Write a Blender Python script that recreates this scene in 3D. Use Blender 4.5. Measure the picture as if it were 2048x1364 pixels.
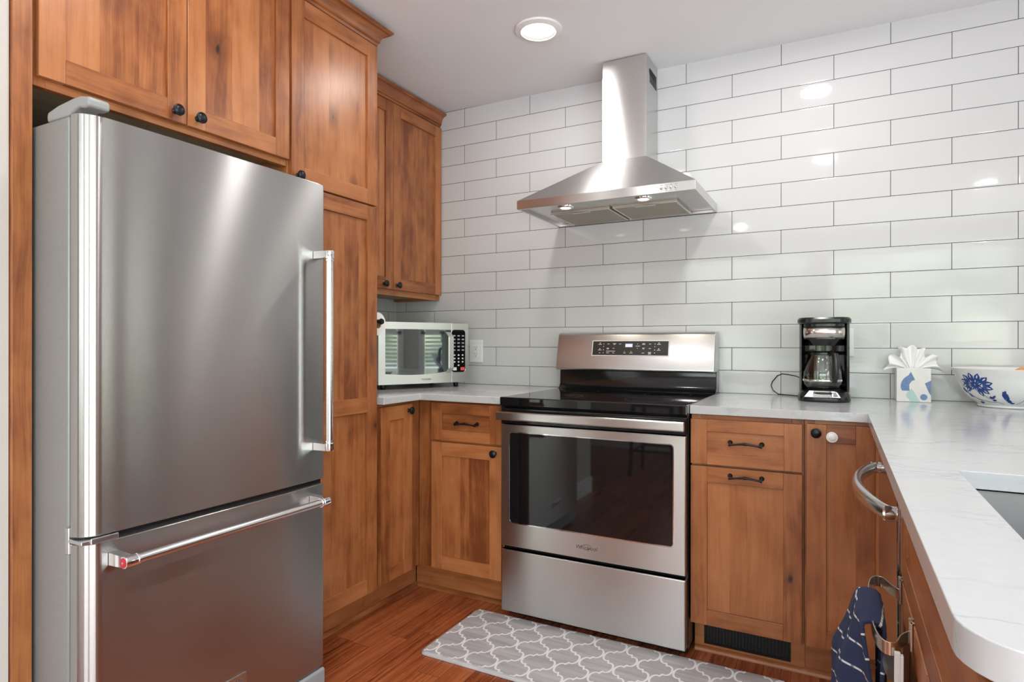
import bpy, bmesh, math, random
from mathutils import Vector, Matrix
from mathutils.geometry import tessellate_polygon
PI = math.pi
R = math.radians
rnd = random.Random(7)
S = bpy.context.scene
COL = S.collection
for o in list(bpy.data.objects): bpy.data.objects.remove(o)

# ------------------------------------------------------------------ camera
cam_d = bpy.data.cameras.new('camera'); cam = bpy.data.objects.new('camera', cam_d); COL.objects.link(cam)
cam_d.sensor_width = 36; cam_d.sensor_fit = 'HORIZONTAL'
cam_d.lens = 1230.4 / 2048 * 36
cam_d.shift_y = 7.26 / 2048
cam_d.clip_start = .02
YAW = .488565; ROLL = .000987
_r = Vector((math.cos(YAW), math.sin(YAW), 0)); _f = Vector((-math.sin(YAW), math.cos(YAW), 0)); _u = Vector((0, 0, 1))
_r2 = _r * math.cos(ROLL) + _u * math.sin(ROLL); _u2 = _u * math.cos(ROLL) - _r * math.sin(ROLL)
m = Matrix((( _r2.x, _u2.x, -_f.x, 1.8622), (_r2.y, _u2.y, -_f.y, -2.9332), (_r2.z, _u2.z, -_f.z, 1.13354), (0, 0, 0, 1)))
cam.matrix_world = m
S.camera = cam

# ------------------------------------------------------------------ exposure, world
S.view_settings.view_transform = 'Standard'
S.view_settings.look = 'None'
S.view_settings.gamma = 1
S.view_settings.use_curve_mapping = False
EXPOSURE = -1.05
S.view_settings.exposure = EXPOSURE
W = bpy.data.worlds.new('world'); S.world = W; W.use_nodes = True
nt = W.node_tree; nt.nodes.clear()
_o = nt.nodes.new('ShaderNodeOutputWorld'); _b = nt.nodes.new('ShaderNodeBackground'); nt.links.new(_b.outputs[0], _o.inputs[0])
_g = nt.nodes.new('ShaderNodeTexCoord'); _s = nt.nodes.new('ShaderNodeSeparateXYZ'); nt.links.new(_g.outputs['Generated'], _s.inputs[0])
_n = nt.nodes.new('ShaderNodeTexNoise'); _n.inputs['Scale'].default_value = 9; _n.inputs['Detail'].default_value = 5; nt.links.new(_g.outputs['Generated'], _n.inputs['Vector'])
_cr = nt.nodes.new('ShaderNodeValToRGB'); nt.links.new(_n.outputs['Fac'], _cr.inputs[0])
_cr.color_ramp.elements[0].position = .42; _cr.color_ramp.elements[0].color = (.05, .12, .05, 1)
_cr.color_ramp.elements[1].position = .62; _cr.color_ramp.elements[1].color = (.52, .60, .42, 1)
_gr = nt.nodes.new('ShaderNodeMapRange'); nt.links.new(_s.outputs['Z'], _gr.inputs[0]); _gr.inputs[1].default_value = -.06; _gr.inputs[2].default_value = -.02
_mg = nt.nodes.new('ShaderNodeMix'); _mg.data_type = 'RGBA'; nt.links.new(_gr.outputs[0], _mg.inputs[0]); _mg.inputs[6].default_value = (.66, .70, .74, 1); nt.links.new(_cr.outputs[0], _mg.inputs[7])  # bright ground below the horizon, added to throw light up at the ceiling
_mr = nt.nodes.new('ShaderNodeMapRange'); nt.links.new(_s.outputs['Z'], _mr.inputs[0]); _mr.inputs[1].default_value = .08; _mr.inputs[2].default_value = .22
_mx = nt.nodes.new('ShaderNodeMix'); _mx.data_type = 'RGBA'; nt.links.new(_mr.outputs[0], _mx.inputs[0]); nt.links.new(_mg.outputs[2], _mx.inputs[6]); _mx.inputs[7].default_value = (.80, .90, 1, 1)
nt.links.new(_mx.outputs[2], _b.inputs[0]); _b.inputs[1].default_value = 20.0

def area(name, loc, rot, sx, sy, power, col=(1, 1, 1), portal=False, shape='RECTANGLE', spread=None):
    l = bpy.data.lights.new(name, 'AREA'); l.shape = shape; l.size = sx; l.size_y = sy; l.energy = power; l.color = col
    if portal: l.cycles.is_portal = True
    if spread: l.spread = spread
    o = bpy.data.objects.new(name, l); COL.objects.link(o); o.location = loc; o.rotation_euler = rot
    return o
def ceil_z(x): return 2.4625 - .0082 * x
CANS = [(.748, -.604), (1.757, -.594), (1.775, -1.888), (.765, -1.888), (.886, -4.35), (2.9, -3.2)]
CAN_W = 10
for i, (x, y) in enumerate(CANS):
    area('ceiling_lamp_bulb', (x, y, ceil_z(x) - .012), (0, 0, 0), .13, .13, CAN_W, (1, .97, .94), shape='DISK')
# window openings; tall glass doors are unseen, added for more daylight (portals help the sampling of daylight)
WIN = [('y', -5.0, .10, 1.55, .75, 2.2), ('y', -5.0, 1.75, 3.45, .06, 2.2), ('x', 3.6, -4.7, -2.6, .06, 2.2), ('x', 3.6, -1.10, -.64, .72, 1.80), ('x', 3.6, -.44, -.14, .72, 1.80)]
for ax, c, a0, a1, z0, z1 in WIN:
    if ax == 'y': area('window_portal', ((a0 + a1) / 2, c, (z0 + z1) / 2), (R(90), 0, 0), a1 - a0, z1 - z0, 1, portal=True)
    else: area('window_portal', (c, (a0 + a1) / 2, (z0 + z1) / 2), (R(90), 0, R(90)), a1 - a0, z1 - z0, 1, portal=True)

# ------------------------------------------------------------------ material helpers
class NT:
    def __init__(s, name):
        s.m = bpy.data.materials.new(name); s.m.use_nodes = True; s.t = s.m.node_tree
        s.b = s.t.nodes['Principled BSDF']
    def n(s, typ, **k):
        x = s.t.nodes.new('ShaderNode' + typ)
        for a, v in k.items(): setattr(x, a, v)
        return x
    def l(s, a, b): s.t.links.new(a, b)
    def val(s, x, sock):
        if isinstance(x, (int, float)): sock.default_value = x
        elif isinstance(x, (tuple, list)): sock.default_value = x
        else: s.l(x, sock)
    def math(s, op, a, b=None, c=None, clamp=False):
        x = s.n('Math', operation=op); x.use_clamp = clamp
        s.val(a, x.inputs[0])
        if b is not None: s.val(b, x.inputs[1])
        if c is not None: s.val(c, x.inputs[2])
        return x.outputs[0]
    def comb(s, a, b, c):
        x = s.n('CombineXYZ'); s.val(a, x.inputs[0]); s.val(b, x.inputs[1]); s.val(c, x.inputs[2]); return x.outputs[0]
    def sep(s, v):
        x = s.n('SeparateXYZ'); s.l(v, x.inputs[0]); return x.outputs
    def noise(s, v, scale=1, detail=2, rough=.5, dist=0):
        x = s.n('TexNoise'); s.l(v, x.inputs['Vector']); x.inputs['Scale'].default_value = scale; x.inputs['Detail'].default_value = detail
        x.inputs['Roughness'].default_value = rough; x.inputs['Distortion'].default_value = dist; return x.outputs['Fac']
    def ramp(s, f, *stops):
        x = s.n('ValToRGB'); s.l(f, x.inputs[0]); e = x.color_ramp.elements
        while len(e) < len(stops): e.new(.5)
        for i, (p, c) in enumerate(stops):
            e[i].position = p; e[i].color = (c[0], c[1], c[2], 1) if len(c) >= 3 else c
        return x.outputs[0]
    def mix(s, f, a, b, mode='MIX'):
        x = s.n('Mix', data_type='RGBA', blend_type=mode); s.val(f, x.inputs[0])
        for v, i in ((a, 6), (b, 7)):
            if isinstance(v, tuple): x.inputs[i].default_value = (v[0], v[1], v[2], 1)
            else: s.l(v, x.inputs[i])
        return x.outputs[2]
    def mr(s, v, a, b, c=0, d=1, smooth=False):
        x = s.n('MapRange'); x.clamp = True
        if smooth: x.interpolation_type = 'SMOOTHSTEP'
        s.l(v, x.inputs[0]); x.inputs[1].default_value = a; x.inputs[2].default_value = b; x.inputs[3].default_value = c; x.inputs[4].default_value = d
        return x.outputs[0]
    def obj(s): return s.n('TexCoord').outputs['Object']
    def bump(s, h, strength=.2, dist=.001):
        x = s.n('Bump'); s.l(h, x.inputs['Height']); x.inputs['Strength'].default_value = strength; x.inputs['Distance'].default_value = dist
        s.l(x.outputs[0], s.b.inputs['Normal']); return x
    def set(s, **k):
        names = dict(color='Base Color', rough='Roughness', metal='Metallic', spec='Specular IOR Level', trans='Transmission Weight', ior='IOR', coat='Coat Weight', coatr='Coat Roughness', aniso='Anisotropic', emit='Emission Color', es='Emission Strength', alpha='Alpha', sheen='Sheen Weight', sss='Subsurface Weight')
        for a, v in k.items():
            so = s.b.inputs[names[a]]
            if isinstance(v, tuple): so.default_value = (v[0], v[1], v[2], 1)
            elif isinstance(v, (int, float)): so.default_value = v
            else: s.l(v, so)
        return s

def plain(name, color, rough=.5, metal=0, var=.04, vs=30, **k):
    """simple material with a light procedural unevenness"""
    t = NT(name); v = t.obj(); f = t.noise(v, vs, 3)
    c2 = tuple(max(0, min(1, c * (1 - var))) for c in color)
    t.set(color=t.mix(t.mr(f, .3, .7), color, c2), metal=metal)
    t.set(rough=t.mr(f, .3, .7, rough * .92, min(1, rough * 1.08)), **k)
    return t.m

def wood_material(name, light, mid, dark, rough=.3):
    t = NT(name); uv = t.n('UVMap').outputs[0]; s = t.sep(uv)
    pid = t.math('ROUND', t.math('DIVIDE', s[0], 10.0))
    ul = t.math('SUBTRACT', s[0], t.math('MULTIPLY', pid, 10.0)); v = s[1]
    wn = t.n('TexWhiteNoise', noise_dimensions='1D'); t.l(pid, wn.inputs['W']); rc = t.sep(wn.outputs['Color'])
    r1, r2, r3 = rc[0], rc[1], rc[2]
    # big figure: slow wander of the grain
    wob = t.noise(t.comb(t.math('MULTIPLY', ul, 5), t.math('MULTIPLY', v, 1.5), t.math('MULTIPLY', pid, 3.7)), 1, 2)
    uw = t.math('ADD', ul, t.math('MULTIPLY', wob, .06))
    fine = t.noise(t.comb(t.math('MULTIPLY', uw, 230), t.math('MULTIPLY', v, 6), pid), 1, 4, .6)
    fig = t.noise(t.comb(t.math('MULTIPLY', uw, 42), t.math('MULTIPLY', v, 1.6), t.math('MULTIPLY', pid, 5.1)), 1, 3, .55, .4)
    blot = t.noise(t.comb(t.math('MULTIPLY', ul, 13), t.math('MULTIPLY', v, 6), t.math('MULTIPLY', pid, 2.3)), 1, 3, .55, .3)
    a = t.math('MULTIPLY', t.math('SUBTRACT', fine, .5), .50)
    b = t.math('MULTIPLY', t.math('SUBTRACT', fig, .5), .80)
    c = t.math('MULTIPLY', t.math('SUBTRACT', blot, .5), 1.05)
    d = t.math('MULTIPLY', t.math('SUBTRACT', r1, .5), .50)
    tone = t.math('ADD', t.math('ADD', a, b), t.math('ADD', c, t.math('ADD', d, .5)), clamp=True)
    col = t.ramp(tone, (0.08, dark), (.45, mid), (.88, light))
    # knots
    vo = t.n('TexVoronoi', feature='F1'); vo.inputs['Scale'].default_value = 1; vo.inputs['Randomness'].default_value = 1
    kw = t.noise(t.comb(t.math('MULTIPLY', ul, 40), t.math('MULTIPLY', v, 25), pid), 1, 2)
    t.l(t.comb(t.math('ADD', t.math('MULTIPLY', ul, 8.5), t.math('MULTIPLY', kw, .22)), t.math('ADD', t.math('MULTIPLY', v, 5.0), t.math('MULTIPLY', r2, 9)), t.math('MULTIPLY', pid, 7.7)), vo.inputs['Vector'])
    pr = t.math('GREATER_THAN', t.sep(vo.outputs['Color'])[0], .66)
    halo = t.math('MULTIPLY', t.mr(vo.outputs['Distance'], .06, .36, 1, 0, True), pr)
    core = t.math('MULTIPLY', t.mr(vo.outputs['Distance'], .04, .105, 1, 0, True), pr)
    col = t.mix(t.math('MULTIPLY', halo, .55), col, tuple(x * .55 for x in dark))
    col = t.mix(t.math('MULTIPLY', core, .92), col, (.018, .010, .008))
    t.set(color=col, rough=t.mr(fine, .2, .8, rough * .85, rough * 1.25), spec=.5)
    t.bump(fine, .12, .0006)
    return t.m

M = {}
M['wood'] = wood_material('stained_alder', (.47, .185, .068), (.35, .120, .036), (.18, .050, .015), .32)
M['wood_dark'] = wood_material('stained_alder_edge', (.26, .10, .04), (.17, .06, .022), (.08, .028, .012), .38)
M['wood_raw'] = wood_material('unfinished_maple', (.50, .40, .27), (.42, .32, .20), (.32, .24, .15), .5)

def steel(name, color=(.475, .46, .45), rough=.26, aniso=1.0, tangent=(0, 0, 1), grain=(2, 2, 1200), amp=.012):
    t = NT(name); s = t.sep(t.obj())
    f = t.noise(t.comb(t.math('MULTIPLY', s[0], grain[0]), t.math('MULTIPLY', s[1], grain[1]), t.math('MULTIPLY', s[2], grain[2])), 1, 3, .6)
    c2 = tuple(c * .985 for c in color)
    t.set(color=t.mix(f, color, c2), metal=1.0, rough=t.mr(f, .2, .8, rough * (1 - amp * 3), rough * (1 + amp * 3)), aniso=aniso)
    tn = t.n('CombineXYZ')
    for i in range(3): tn.inputs[i].default_value = tangent[i]
    t.l(tn.outputs[0], t.b.inputs['Tangent'])
    return t.m
M['steel'] = steel('brushed_stainless_steel')
M['steel_range'] = steel('range_stainless_steel', (.64, .63, .61), .30, .95)
M['steel_hood'] = steel('hood_stainless_steel', (.62, .61, .60), .29, .95)
M['steel_flat'] = steel('hood_underside_steel', (.60, .59, .57), .26, .7, (1, 0, 0), (3, 900, 3))
M['steel_panel'] = steel('control_panel_steel', (.60, .60, .60), .31, .3)
t = NT('tinted_door_glass'); t.set(color=t.mix(t.noise(t.obj(), 8, 2), (.018, .028, .036), (.022, .034, .042)), rough=.03, spec=1.0, ior=1.9); M['mw_glass'] = t.m
M['steel_dw'] = steel('smooth_panel_steel', (.60, .58, .56), .10, 0)
M['steel_cm'] = steel('brushed_band_steel', (.66, .62, .58), .22, .6)
M['steel_bar'] = steel('satin_steel_bar', (.72, .72, .72), .22, 0)
M['steel_sink'] = steel('sink_steel', (.30, .29, .28), .4, .3)
M['steel_mw'] = steel('microwave_steel', (.82, .81, .79), .28, .6)
M['nickel'] = steel('satin_nickel', (.66, .60, .52), .25, 0)
M['chrome'] = plain('polished_chrome', (.82, .82, .83), .07, 1)
M['alu'] = plain('cast_aluminium', (.62, .63, .64), .3, 1)
M['grey_steel'] = plain('pewter_plastic', (.30, .30, .31), .3, .6)
M['fridge_side'] = plain('grey_painted_steel', (.30, .305, .30), .42, .35, .05, 200)
M['grey_plastic'] = plain('grey_plastic', (.36, .37, .37), .35)
M['light_plastic'] = plain('silver_grey_plastic', (.30, .31, .315), .4)
M['knob'] = plain('dark_bronze', (.030, .033, .038), .32, .75, .3, 60)
M['black_iron'] = plain('black_iron', (.012, .012, .012), .35, .5)
M['black'] = plain('black_plastic', (.010, .010, .011), .22)
M['black_matte'] = plain('black_matte', (.012, .011, .010), .6)
M['black_glass'] = plain('black_glass', (.006, .006, .007), .035, 0, .0, 10, spec=.6)
M['black_enamel'] = plain('black_enamel', (.008, .008, .009), .09, 0, .0, 10, spec=.55)
M['panel_black'] = plain('dark_display_panel', (.035, .034, .032), .18)
M['white_plastic'] = plain('white_plastic', (.80, .80, .79), .3)
M['white_ink'] = plain('white_ink', (.75, .75, .73), .5)
M['grey_ink'] = plain('dark_grey_ink', (.09, .09, .09), .5)
M['ring_ink'] = plain('ring_print', (.035, .035, .036), .3)
M['red'] = plain('red_enamel', (.55, .015, .03), .25)
M['red_key'] = plain('red_key', (.80, .10, .08), .4)
M['paper'] = plain('white_paper', (.88, .87, .86), .9, 0, .03, 80)
M['porcelain'] = plain('white_porcelain', (.80, .80, .79), .12)
M['cobalt'] = plain('cobalt_glaze', (.012, .060, .28), .15, 0, .3, 90)
M['navy_vine'] = plain('navy_vine_glaze', (.03, .04, .12), .15)
M['fruit'] = plain('orange_fruit_skin', (.85, .36, .06), .45, 0, .15, 40)
M['wall'] = plain('beige_wall_paint', (.56, .525, .49), .8, 0, .02, 5)
M['wall_far'] = plain('greige_wall_paint', (.62, .59, .55), .8, 0, .02, 5)
M['white_trim'] = plain('white_trim_paint', (.82, .81, .79), .4)
M['ceiling'] = plain('ceiling_paint', (.79, .805, .81), .9, 0, .02, 3)
M['slat'] = plain('white_blind_slat', (.80, .80, .78), .5)
M['dark_wood'] = plain('espresso_wood', (.03, .014, .010), .3, 0, .3, 20)
M['tissue_blue'] = plain('blue_print', (.16, .26, .47), .5, 0, .2, 90)
M['tissue_mint'] = plain('mint_print', (.46, .66, .63), .5, 0, .1, 90)
M['box_white'] = plain('marbled_white_card', (.80, .78, .75), .45, 0, .08, 25)
M['rubber'] = plain('grey_suction_rubber', (.06, .065, .065), .15)
M['filter_tan'] = None

def glassm(name, color=(1, 1, 1), rough=0, ior=1.45):
    t = NT(name); v = t.obj(); f = t.noise(v, 5, 1)
    t.set(color=color, trans=1.0, ior=ior, rough=t.mr(f, 0, 1, rough, rough + .005)); return t.m
M['glass'] = glassm('clear_glass')

def emis(name, col, st):
    t = NT(name); t.set(color=(.8, .8, .8), emit=col, es=st); return t.m
M['lamp'] = emis('lamp_lens', (1, .96, .90), 9)
M['hood_lamp'] = emis('hood_halogen', (1, .90, .72), 14)
M['display'] = emis('blue_display', (.01, .06, .7), .5)
M['display_white'] = emis('display_digit', (.30, .6, 1), 1.6)

# filter mesh
t = NT('hood_filter_mesh'); s = t.sep(t.obj())
f = t.math('MULTIPLY', t.math('SINE', t.math('MULTIPLY', t.math('ADD', s[0], s[1]), 1400)), t.math('SINE', t.math('MULTIPLY', t.math('SUBTRACT', s[0], s[1]), 1400)))
t.set(color=t.mix(t.mr(f, -.6, .6), (.50, .46, .38), (.36, .32, .26)), metal=.7, rough=.45); t.bump(f, .4, .001); M['filter_tan'] = t.m

# tiles
def tile_material(name, along, bw, off):
    t = NT(name); s = t.sep(t.obj()); x = s[along]; z = s[2]; rh = .1032
    row = t.math('FLOOR', t.math('DIVIDE', t.math('SUBTRACT', 2.462, z), rh))       # 0 = top row
    odd = t.math('MODULO', t.math('ADD', row, 100), 2)
    xs = t.math('ADD', t.math('SUBTRACT', x, off), t.math('MULTIPLY', t.math('SUBTRACT', 1, odd), bw / 2))
    cx = t.math('FLOOR', t.math('DIVIDE', xs, bw))
    fx = t.math('SUBTRACT', xs, t.math('MULTIPLY', cx, bw)); fz = t.math('SUBTRACT', t.math('SUBTRACT', 2.462, z), t.math('MULTIPLY', row, rh))
    dx = t.math('MINIMUM', fx, t.math('SUBTRACT', bw, fx)); dz = t.math('MINIMUM', fz, t.math('SUBTRACT', rh, fz))
    d = t.math('MINIMUM', dx, dz)
    grout = t.mr(d, .0009, .0014, 1, 0)
    wn = t.n('TexWhiteNoise', noise_dimensions='2D'); t.l(t.comb(cx, row, 0), wn.inputs['Vector'])
    r = t.sep(wn.outputs['Color'])
    base = t.mix(t.math('MULTIPLY', r[0], .5), (.60, .60, .60), (.57, .575, .58))
    t.set(color=t.mix(grout, base, (.028, .026, .024)), rough=t.mr(grout, 0, 1, .055, .8), spec=.5)
    wav = t.noise(t.comb(t.math('MULTIPLY', x, 6), t.math('MULTIPLY', z, 22), t.math('MULTIPLY', row, 3.1)), 1, 2)
    edge = t.mr(d, .0012, .0055, 0, 1, True)
    h = t.math('ADD', t.math('MULTIPLY', edge, .35), t.math('MULTIPLY', wav, .55))
    t.bump(h, .35, .0016)
    return t.m
M['tile'] = tile_material('white_subway_tile', 0, .40937, .20469)
M['tile_left'] = tile_material('white_subway_tile_side', 1, .40937, -.075)

# quartz
t = NT('white_quartz'); v = t.obj(); s = t.sep(v)
w = t.noise(v, 3, 4, .6)
vv = t.comb(t.math('ADD', t.math('MULTIPLY', s[0], 2.2), t.math('MULTIPLY', w, .8)), t.math('ADD', t.math('MULTIPLY', s[1], 5.5), t.math('MULTIPLY', w, 1.2)), t.math('MULTIPLY', s[2], 6))
n1 = t.noise(vv, 1.6, 6, .62, .6)
vein = t.mr(t.math('ABSOLUTE', t.math('SUBTRACT', n1, .5)), 0, .03, 1, 0, True)
mask = t.mr(t.noise(v, 4.5, 3), .42, .62)
n2 = t.noise(v, 60, 4)
c = t.mix(t.mr(n2, .3, .7, 0, .5), (.55, .55, .55), (.51, .515, .52))
c = t.mix(t.math('MULTIPLY', t.math('MULTIPLY', vein, mask), .8), c, (.36, .42, .43))
t.set(color=c, rough=.14, spec=.5); M['quartz'] = t.m

# oak floor, planks along y
t = NT('oak_floor'); s = t.sep(t.obj()); pw = .088
pi_ = t.math('FLOOR', t.math('DIVIDE', t.math('SUBTRACT', s[0], .046), pw))
fx = t.math('SUBTRACT', t.math('SUBTRACT', s[0], .046), t.math('MULTIPLY', pi_, pw))
wn = t.n('TexWhiteNoise', noise_dimensions='1D'); t.l(pi_, wn.inputs['W']); r1 = wn.outputs['Value']
yy = t.math('ADD', s[1], t.math('MULTIPLY', r1, 1.3)); pl = .95
pj_ = t.math('FLOOR', t.math('DIVIDE', yy, pl)); fy = t.math('SUBTRACT', yy, t.math('MULTIPLY', pj_, pl))
wn2 = t.n('TexWhiteNoise', noise_dimensions='2D'); t.l(t.comb(pi_, pj_, 0), wn2.inputs['Vector']); rc = t.sep(wn2.outputs['Color'])
wob = t.noise(t.comb(t.math('MULTIPLY', s[0], 12), t.math('MULTIPLY', s[1], 2.5), t.math('MULTIPLY', rc[0], 50)), 1, 3, .6)
uw = t.math('ADD', s[0], t.math('MULTIPLY', wob, .05))
fine = t.noise(t.comb(t.math('MULTIPLY', uw, 420), t.math('MULTIPLY', s[1], 14), t.math('MULTIPLY', rc[0], 9)), 1, 4, .65)
fig = t.noise(t.comb(t.math('MULTIPLY', uw, 75), t.math('MULTIPLY', s[1], 2.2), t.math('MULTIPLY', rc[1], 30)), 1, 4, .6, .6)
tone = t.math('ADD', t.math('ADD', t.math('MULTIPLY', fig, .95), t.math('MULTIPLY', fine, .35)), t.math('MULTIPLY', t.math('SUBTRACT', rc[2], .5), .22), clamp=True)
col = t.ramp(tone, (.42, (.10, .020, .008)), (.60, (.28, .066, .020)), (.86, (.44, .130, .044)))
dx = t.math('MINIMUM', fx, t.math('SUBTRACT', pw, fx)); dy = t.math('MINIMUM', fy, t.math('SUBTRACT', pl, fy)); d = t.math('MINIMUM', dx, dy)
gap = t.mr(d, .0004, .0013, 1, 0)
t.set(color=t.mix(t.math('MULTIPLY', gap, .8), col, (.02, .008, .005)), rough=t.mr(fine, .2, .8, .20, .30), spec=.5)
t.bump(t.math('SUBTRACT', t.math('MULTIPLY', fine, .3), t.math('MULTIPLY', gap, 1.0)), .35, .0008); M['floor'] = t.m

# mat base
t = NT('grey_vinyl_mat'); s = t.sep(t.obj())
n = t.noise(t.comb(t.math('MULTIPLY', s[0], 3.5), t.math('MULTIPLY', s[1], 40), 0), 1, 3, .55, .5)
t.set(color=t.ramp(n, (.3, (.34, .33, .335)), (.5, (.43, .415, .42)), (.72, (.55, .53, .50))), rough=.5); M['mat'] = t.m
M['mat_line'] = plain('mat_white_line', (.86, .85, .84), .5)

# towel
t = NT('navy_terry'); uv = t.n('UVMap').outputs[0]; s = t.sep(uv)
fz = t.noise(t.comb(t.math('MULTIPLY', s[0], 700), t.math('MULTIPLY', s[1], 700), 0), 1, 3, .7)
k = t.math('SUBTRACT', t.math('FRACT', t.math('DIVIDE', t.math('ADD', s[1], t.math('MULTIPLY', s[0], .12)), .040)), .5)
line = t.mr(t.math('ABSOLUTE', k), .032, .050, 1, 0)
dash = t.mr(t.math('SINE', t.math('MULTIPLY', s[0], 620)), -.95, -.6, .25, 1)
t.set(color=t.mix(t.math('MULTIPLY', line, dash), t.mix(fz, (.010, .016, .055), (.035, .05, .13)), (.78, .78, .76)), rough=.95, sheen=.02)
t.bump(fz, .9, .003); M['towel'] = t.m

# ------------------------------------------------------------------ mesh helpers
KID = [0]
class MB:
    def __init__(s): s.v = []; s.f = []; s.uv = []; s.mi = []
    def face(s, pts, uvs=None, mi=0):
        b = len(s.v); s.v += [tuple(p) for p in pts]; s.f.append(tuple(range(b, b + len(pts)))); s.uv.append(uvs or [(0, 0)] * len(pts)); s.mi.append(mi)
    def mesh(s, verts, faces, mi=0, uvs=None):
        b = len(s.v); s.v += [tuple(p) for p in verts]
        for i, f in enumerate(faces):
            s.f.append(tuple(b + q for q in f)); s.uv.append(uvs[i] if uvs else [(0, 0)] * len(f)); s.mi.append(mi)
    def box(s, a0, a1, b0, b1, c0, c1, grain=2, mi=0, fn=None, k=None):
        """axis box in a local frame; fn maps local (a,b,c) to world; wood uv follows the grain axis"""
        if k is None: KID[0] += 1; k = KID[0]
        P = [(a0, b0, c0), (a1, b0, c0), (a1, b1, c0), (a0, b1, c0), (a0, b0, c1), (a1, b0, c1), (a1, b1, c1), (a0, b1, c1)]
        F = [((0, 3, 2, 1), 2), ((4, 5, 6, 7), 2), ((0, 1, 5, 4), 1), ((2, 3, 7, 6), 1), ((1, 2, 6, 5), 0), ((3, 0, 4, 7), 0)]
        kk = k % 400
        off = (kk * 10.0, (k * 1.37) % 7)
        b = len(s.v); s.v += [fn(*p) if fn else p for p in P]
        for f, nax in F:
            oth = [x for x in (0, 1, 2) if x != nax]
            if grain in oth: vax = grain; uax = [x for x in oth if x != grain][0]
            else: uax, vax = oth
            s.f.append(tuple(b + q for q in f)); s.uv.append([(P[q][uax] + off[0], P[q][vax] + off[1]) for q in f]); s.mi.append(mi)
    def prism(s, poly, ax, lo, hi, mi=0, fn=None, cap=True):
        """2-D polygon extruded along axis ax"""
        def P(p, h):
            q = [p[0], p[1]]; q.insert(ax, h); return fn(*q) if fn else tuple(q)
        n = len(poly); b = len(s.v)
        s.v += [P(p, lo) for p in poly] + [P(p, hi) for p in poly]
        for i in range(n):
            j = (i + 1) % n; s.f.append((b + i, b + j, b + n + j, b + n + i)); s.uv.append([(0, 0)] * 4); s.mi.append(mi)
        if cap:
            s.f.append(tuple(b + i for i in reversed(range(n)))); s.uv.append([(0, 0)] * n); s.mi.append(mi)
            s.f.append(tuple(b + n + i for i in range(n))); s.uv.append([(0, 0)] * n); s.mi.append(mi)
    def lathe(s, prof, o=(0, 0, 0), ax=(0, 0, 1), n=32, mi=0, a0=0, a1=2 * PI, cap=True):
        """profile [(r,h)] revolved about axis ax through o"""
        ax = Vector(ax).normalized(); u = ax.orthogonal().normalized(); w = ax.cross(u); o = Vector(o)
        full = abs(a1 - a0 - 2 * PI) < 1e-6; m_ = n if full else n + 1
        b = len(s.v)
        for r, h in prof:
            for i in range(m_):
                a = a0 + (a1 - a0) * i / n
                s.v.append(tuple(o + ax * h + (u * math.cos(a) + w * math.sin(a)) * r))
        for j in range(len(prof) - 1):
            for i in range(n):
                i2 = (i + 1) % m_
                s.f.append((b + j * m_ + i, b + j * m_ + i2, b + (j + 1) * m_ + i2, b + (j + 1) * m_ + i)); s.uv.append([(0, 0)] * 4); s.mi.append(mi)
        for j, rev in ((0, True), (len(prof) - 1, False)):
            if cap and prof[0] != prof[-1] and prof[j][0] > 1e-5 and full:
                idx = [b + j * m_ + i for i in range(m_)]
                s.f.append(tuple(reversed(idx)) if rev else tuple(idx)); s.uv.append([(0, 0)] * m_); s.mi.append(mi)
    def tube(s, pts, r, n=10, mi=0, sq=1.0, closed=False, up=None):
        """round tube through pts; r number or list; sq flattens the second axis"""
        pts = [Vector(p) for p in pts]; b = len(s.v); N = len(pts); prev = None
        for i, p in enumerate(pts):
            d = (pts[min(i + 1, N - 1)] - pts[max(i - 1, 0)]).normalized()
            if up is not None: w = Vector(up); u = d.cross(w).normalized(); w = u.cross(d).normalized()
            else:
                if prev is None: u = d.orthogonal().normalized()
                else: u = (prev - d * prev.dot(d)).normalized()
                prev = u; w = d.cross(u)
            rr = r[i] if isinstance(r, (list, tuple)) else r
            for k in range(n):
                a = 2 * PI * k / n
                s.v.append(tuple(p + u * math.cos(a) * rr + w * math.sin(a) * rr * sq))
        for i in range(N - 1):
            for k in range(n):
                k2 = (k + 1) % n
                s.f.append((b + i * n + k, b + i * n + k2, b + (i + 1) * n + k2, b + (i + 1) * n + k)); s.uv.append([(0, 0)] * 4); s.mi.append(mi)
        s.f.append(tuple(b + k for k in reversed(range(n)))); s.uv.append([(0, 0)] * n); s.mi.append(mi)
        s.f.append(tuple(b + (N - 1) * n + k for k in range(n))); s.uv.append([(0, 0)] * n); s.mi.append(mi)
    def slab(s, outer, holes, z0, z1, mi=0):
        """polygon with holes, extruded in z"""
        polys = [outer] + holes; tri = tessellate_polygon([[Vector((p[0], p[1], 0)) for p in q] for q in polys])
        flat = [p for q in polys for p in q]; n = len(flat); b = len(s.v)
        s.v += [(p[0], p[1], z0) for p in flat] + [(p[0], p[1], z1) for p in flat]
        for a in tri:
            s.f.append(tuple(b + i for i in a)); s.uv.append([(0, 0)] * 3); s.mi.append(mi)
            s.f.append(tuple(b + n + i for i in reversed(a))); s.uv.append([(0, 0)] * 3); s.mi.append(mi)
        st = 0
        for q in polys:
            m_ = len(q)
            for i in range(m_):
                j = (i + 1) % m_; s.f.append((b + st + i, b + st + j, b + n + st + j, b + n + st + i)); s.uv.append([(0, 0)] * 4); s.mi.append(mi)
            st += m_

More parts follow.
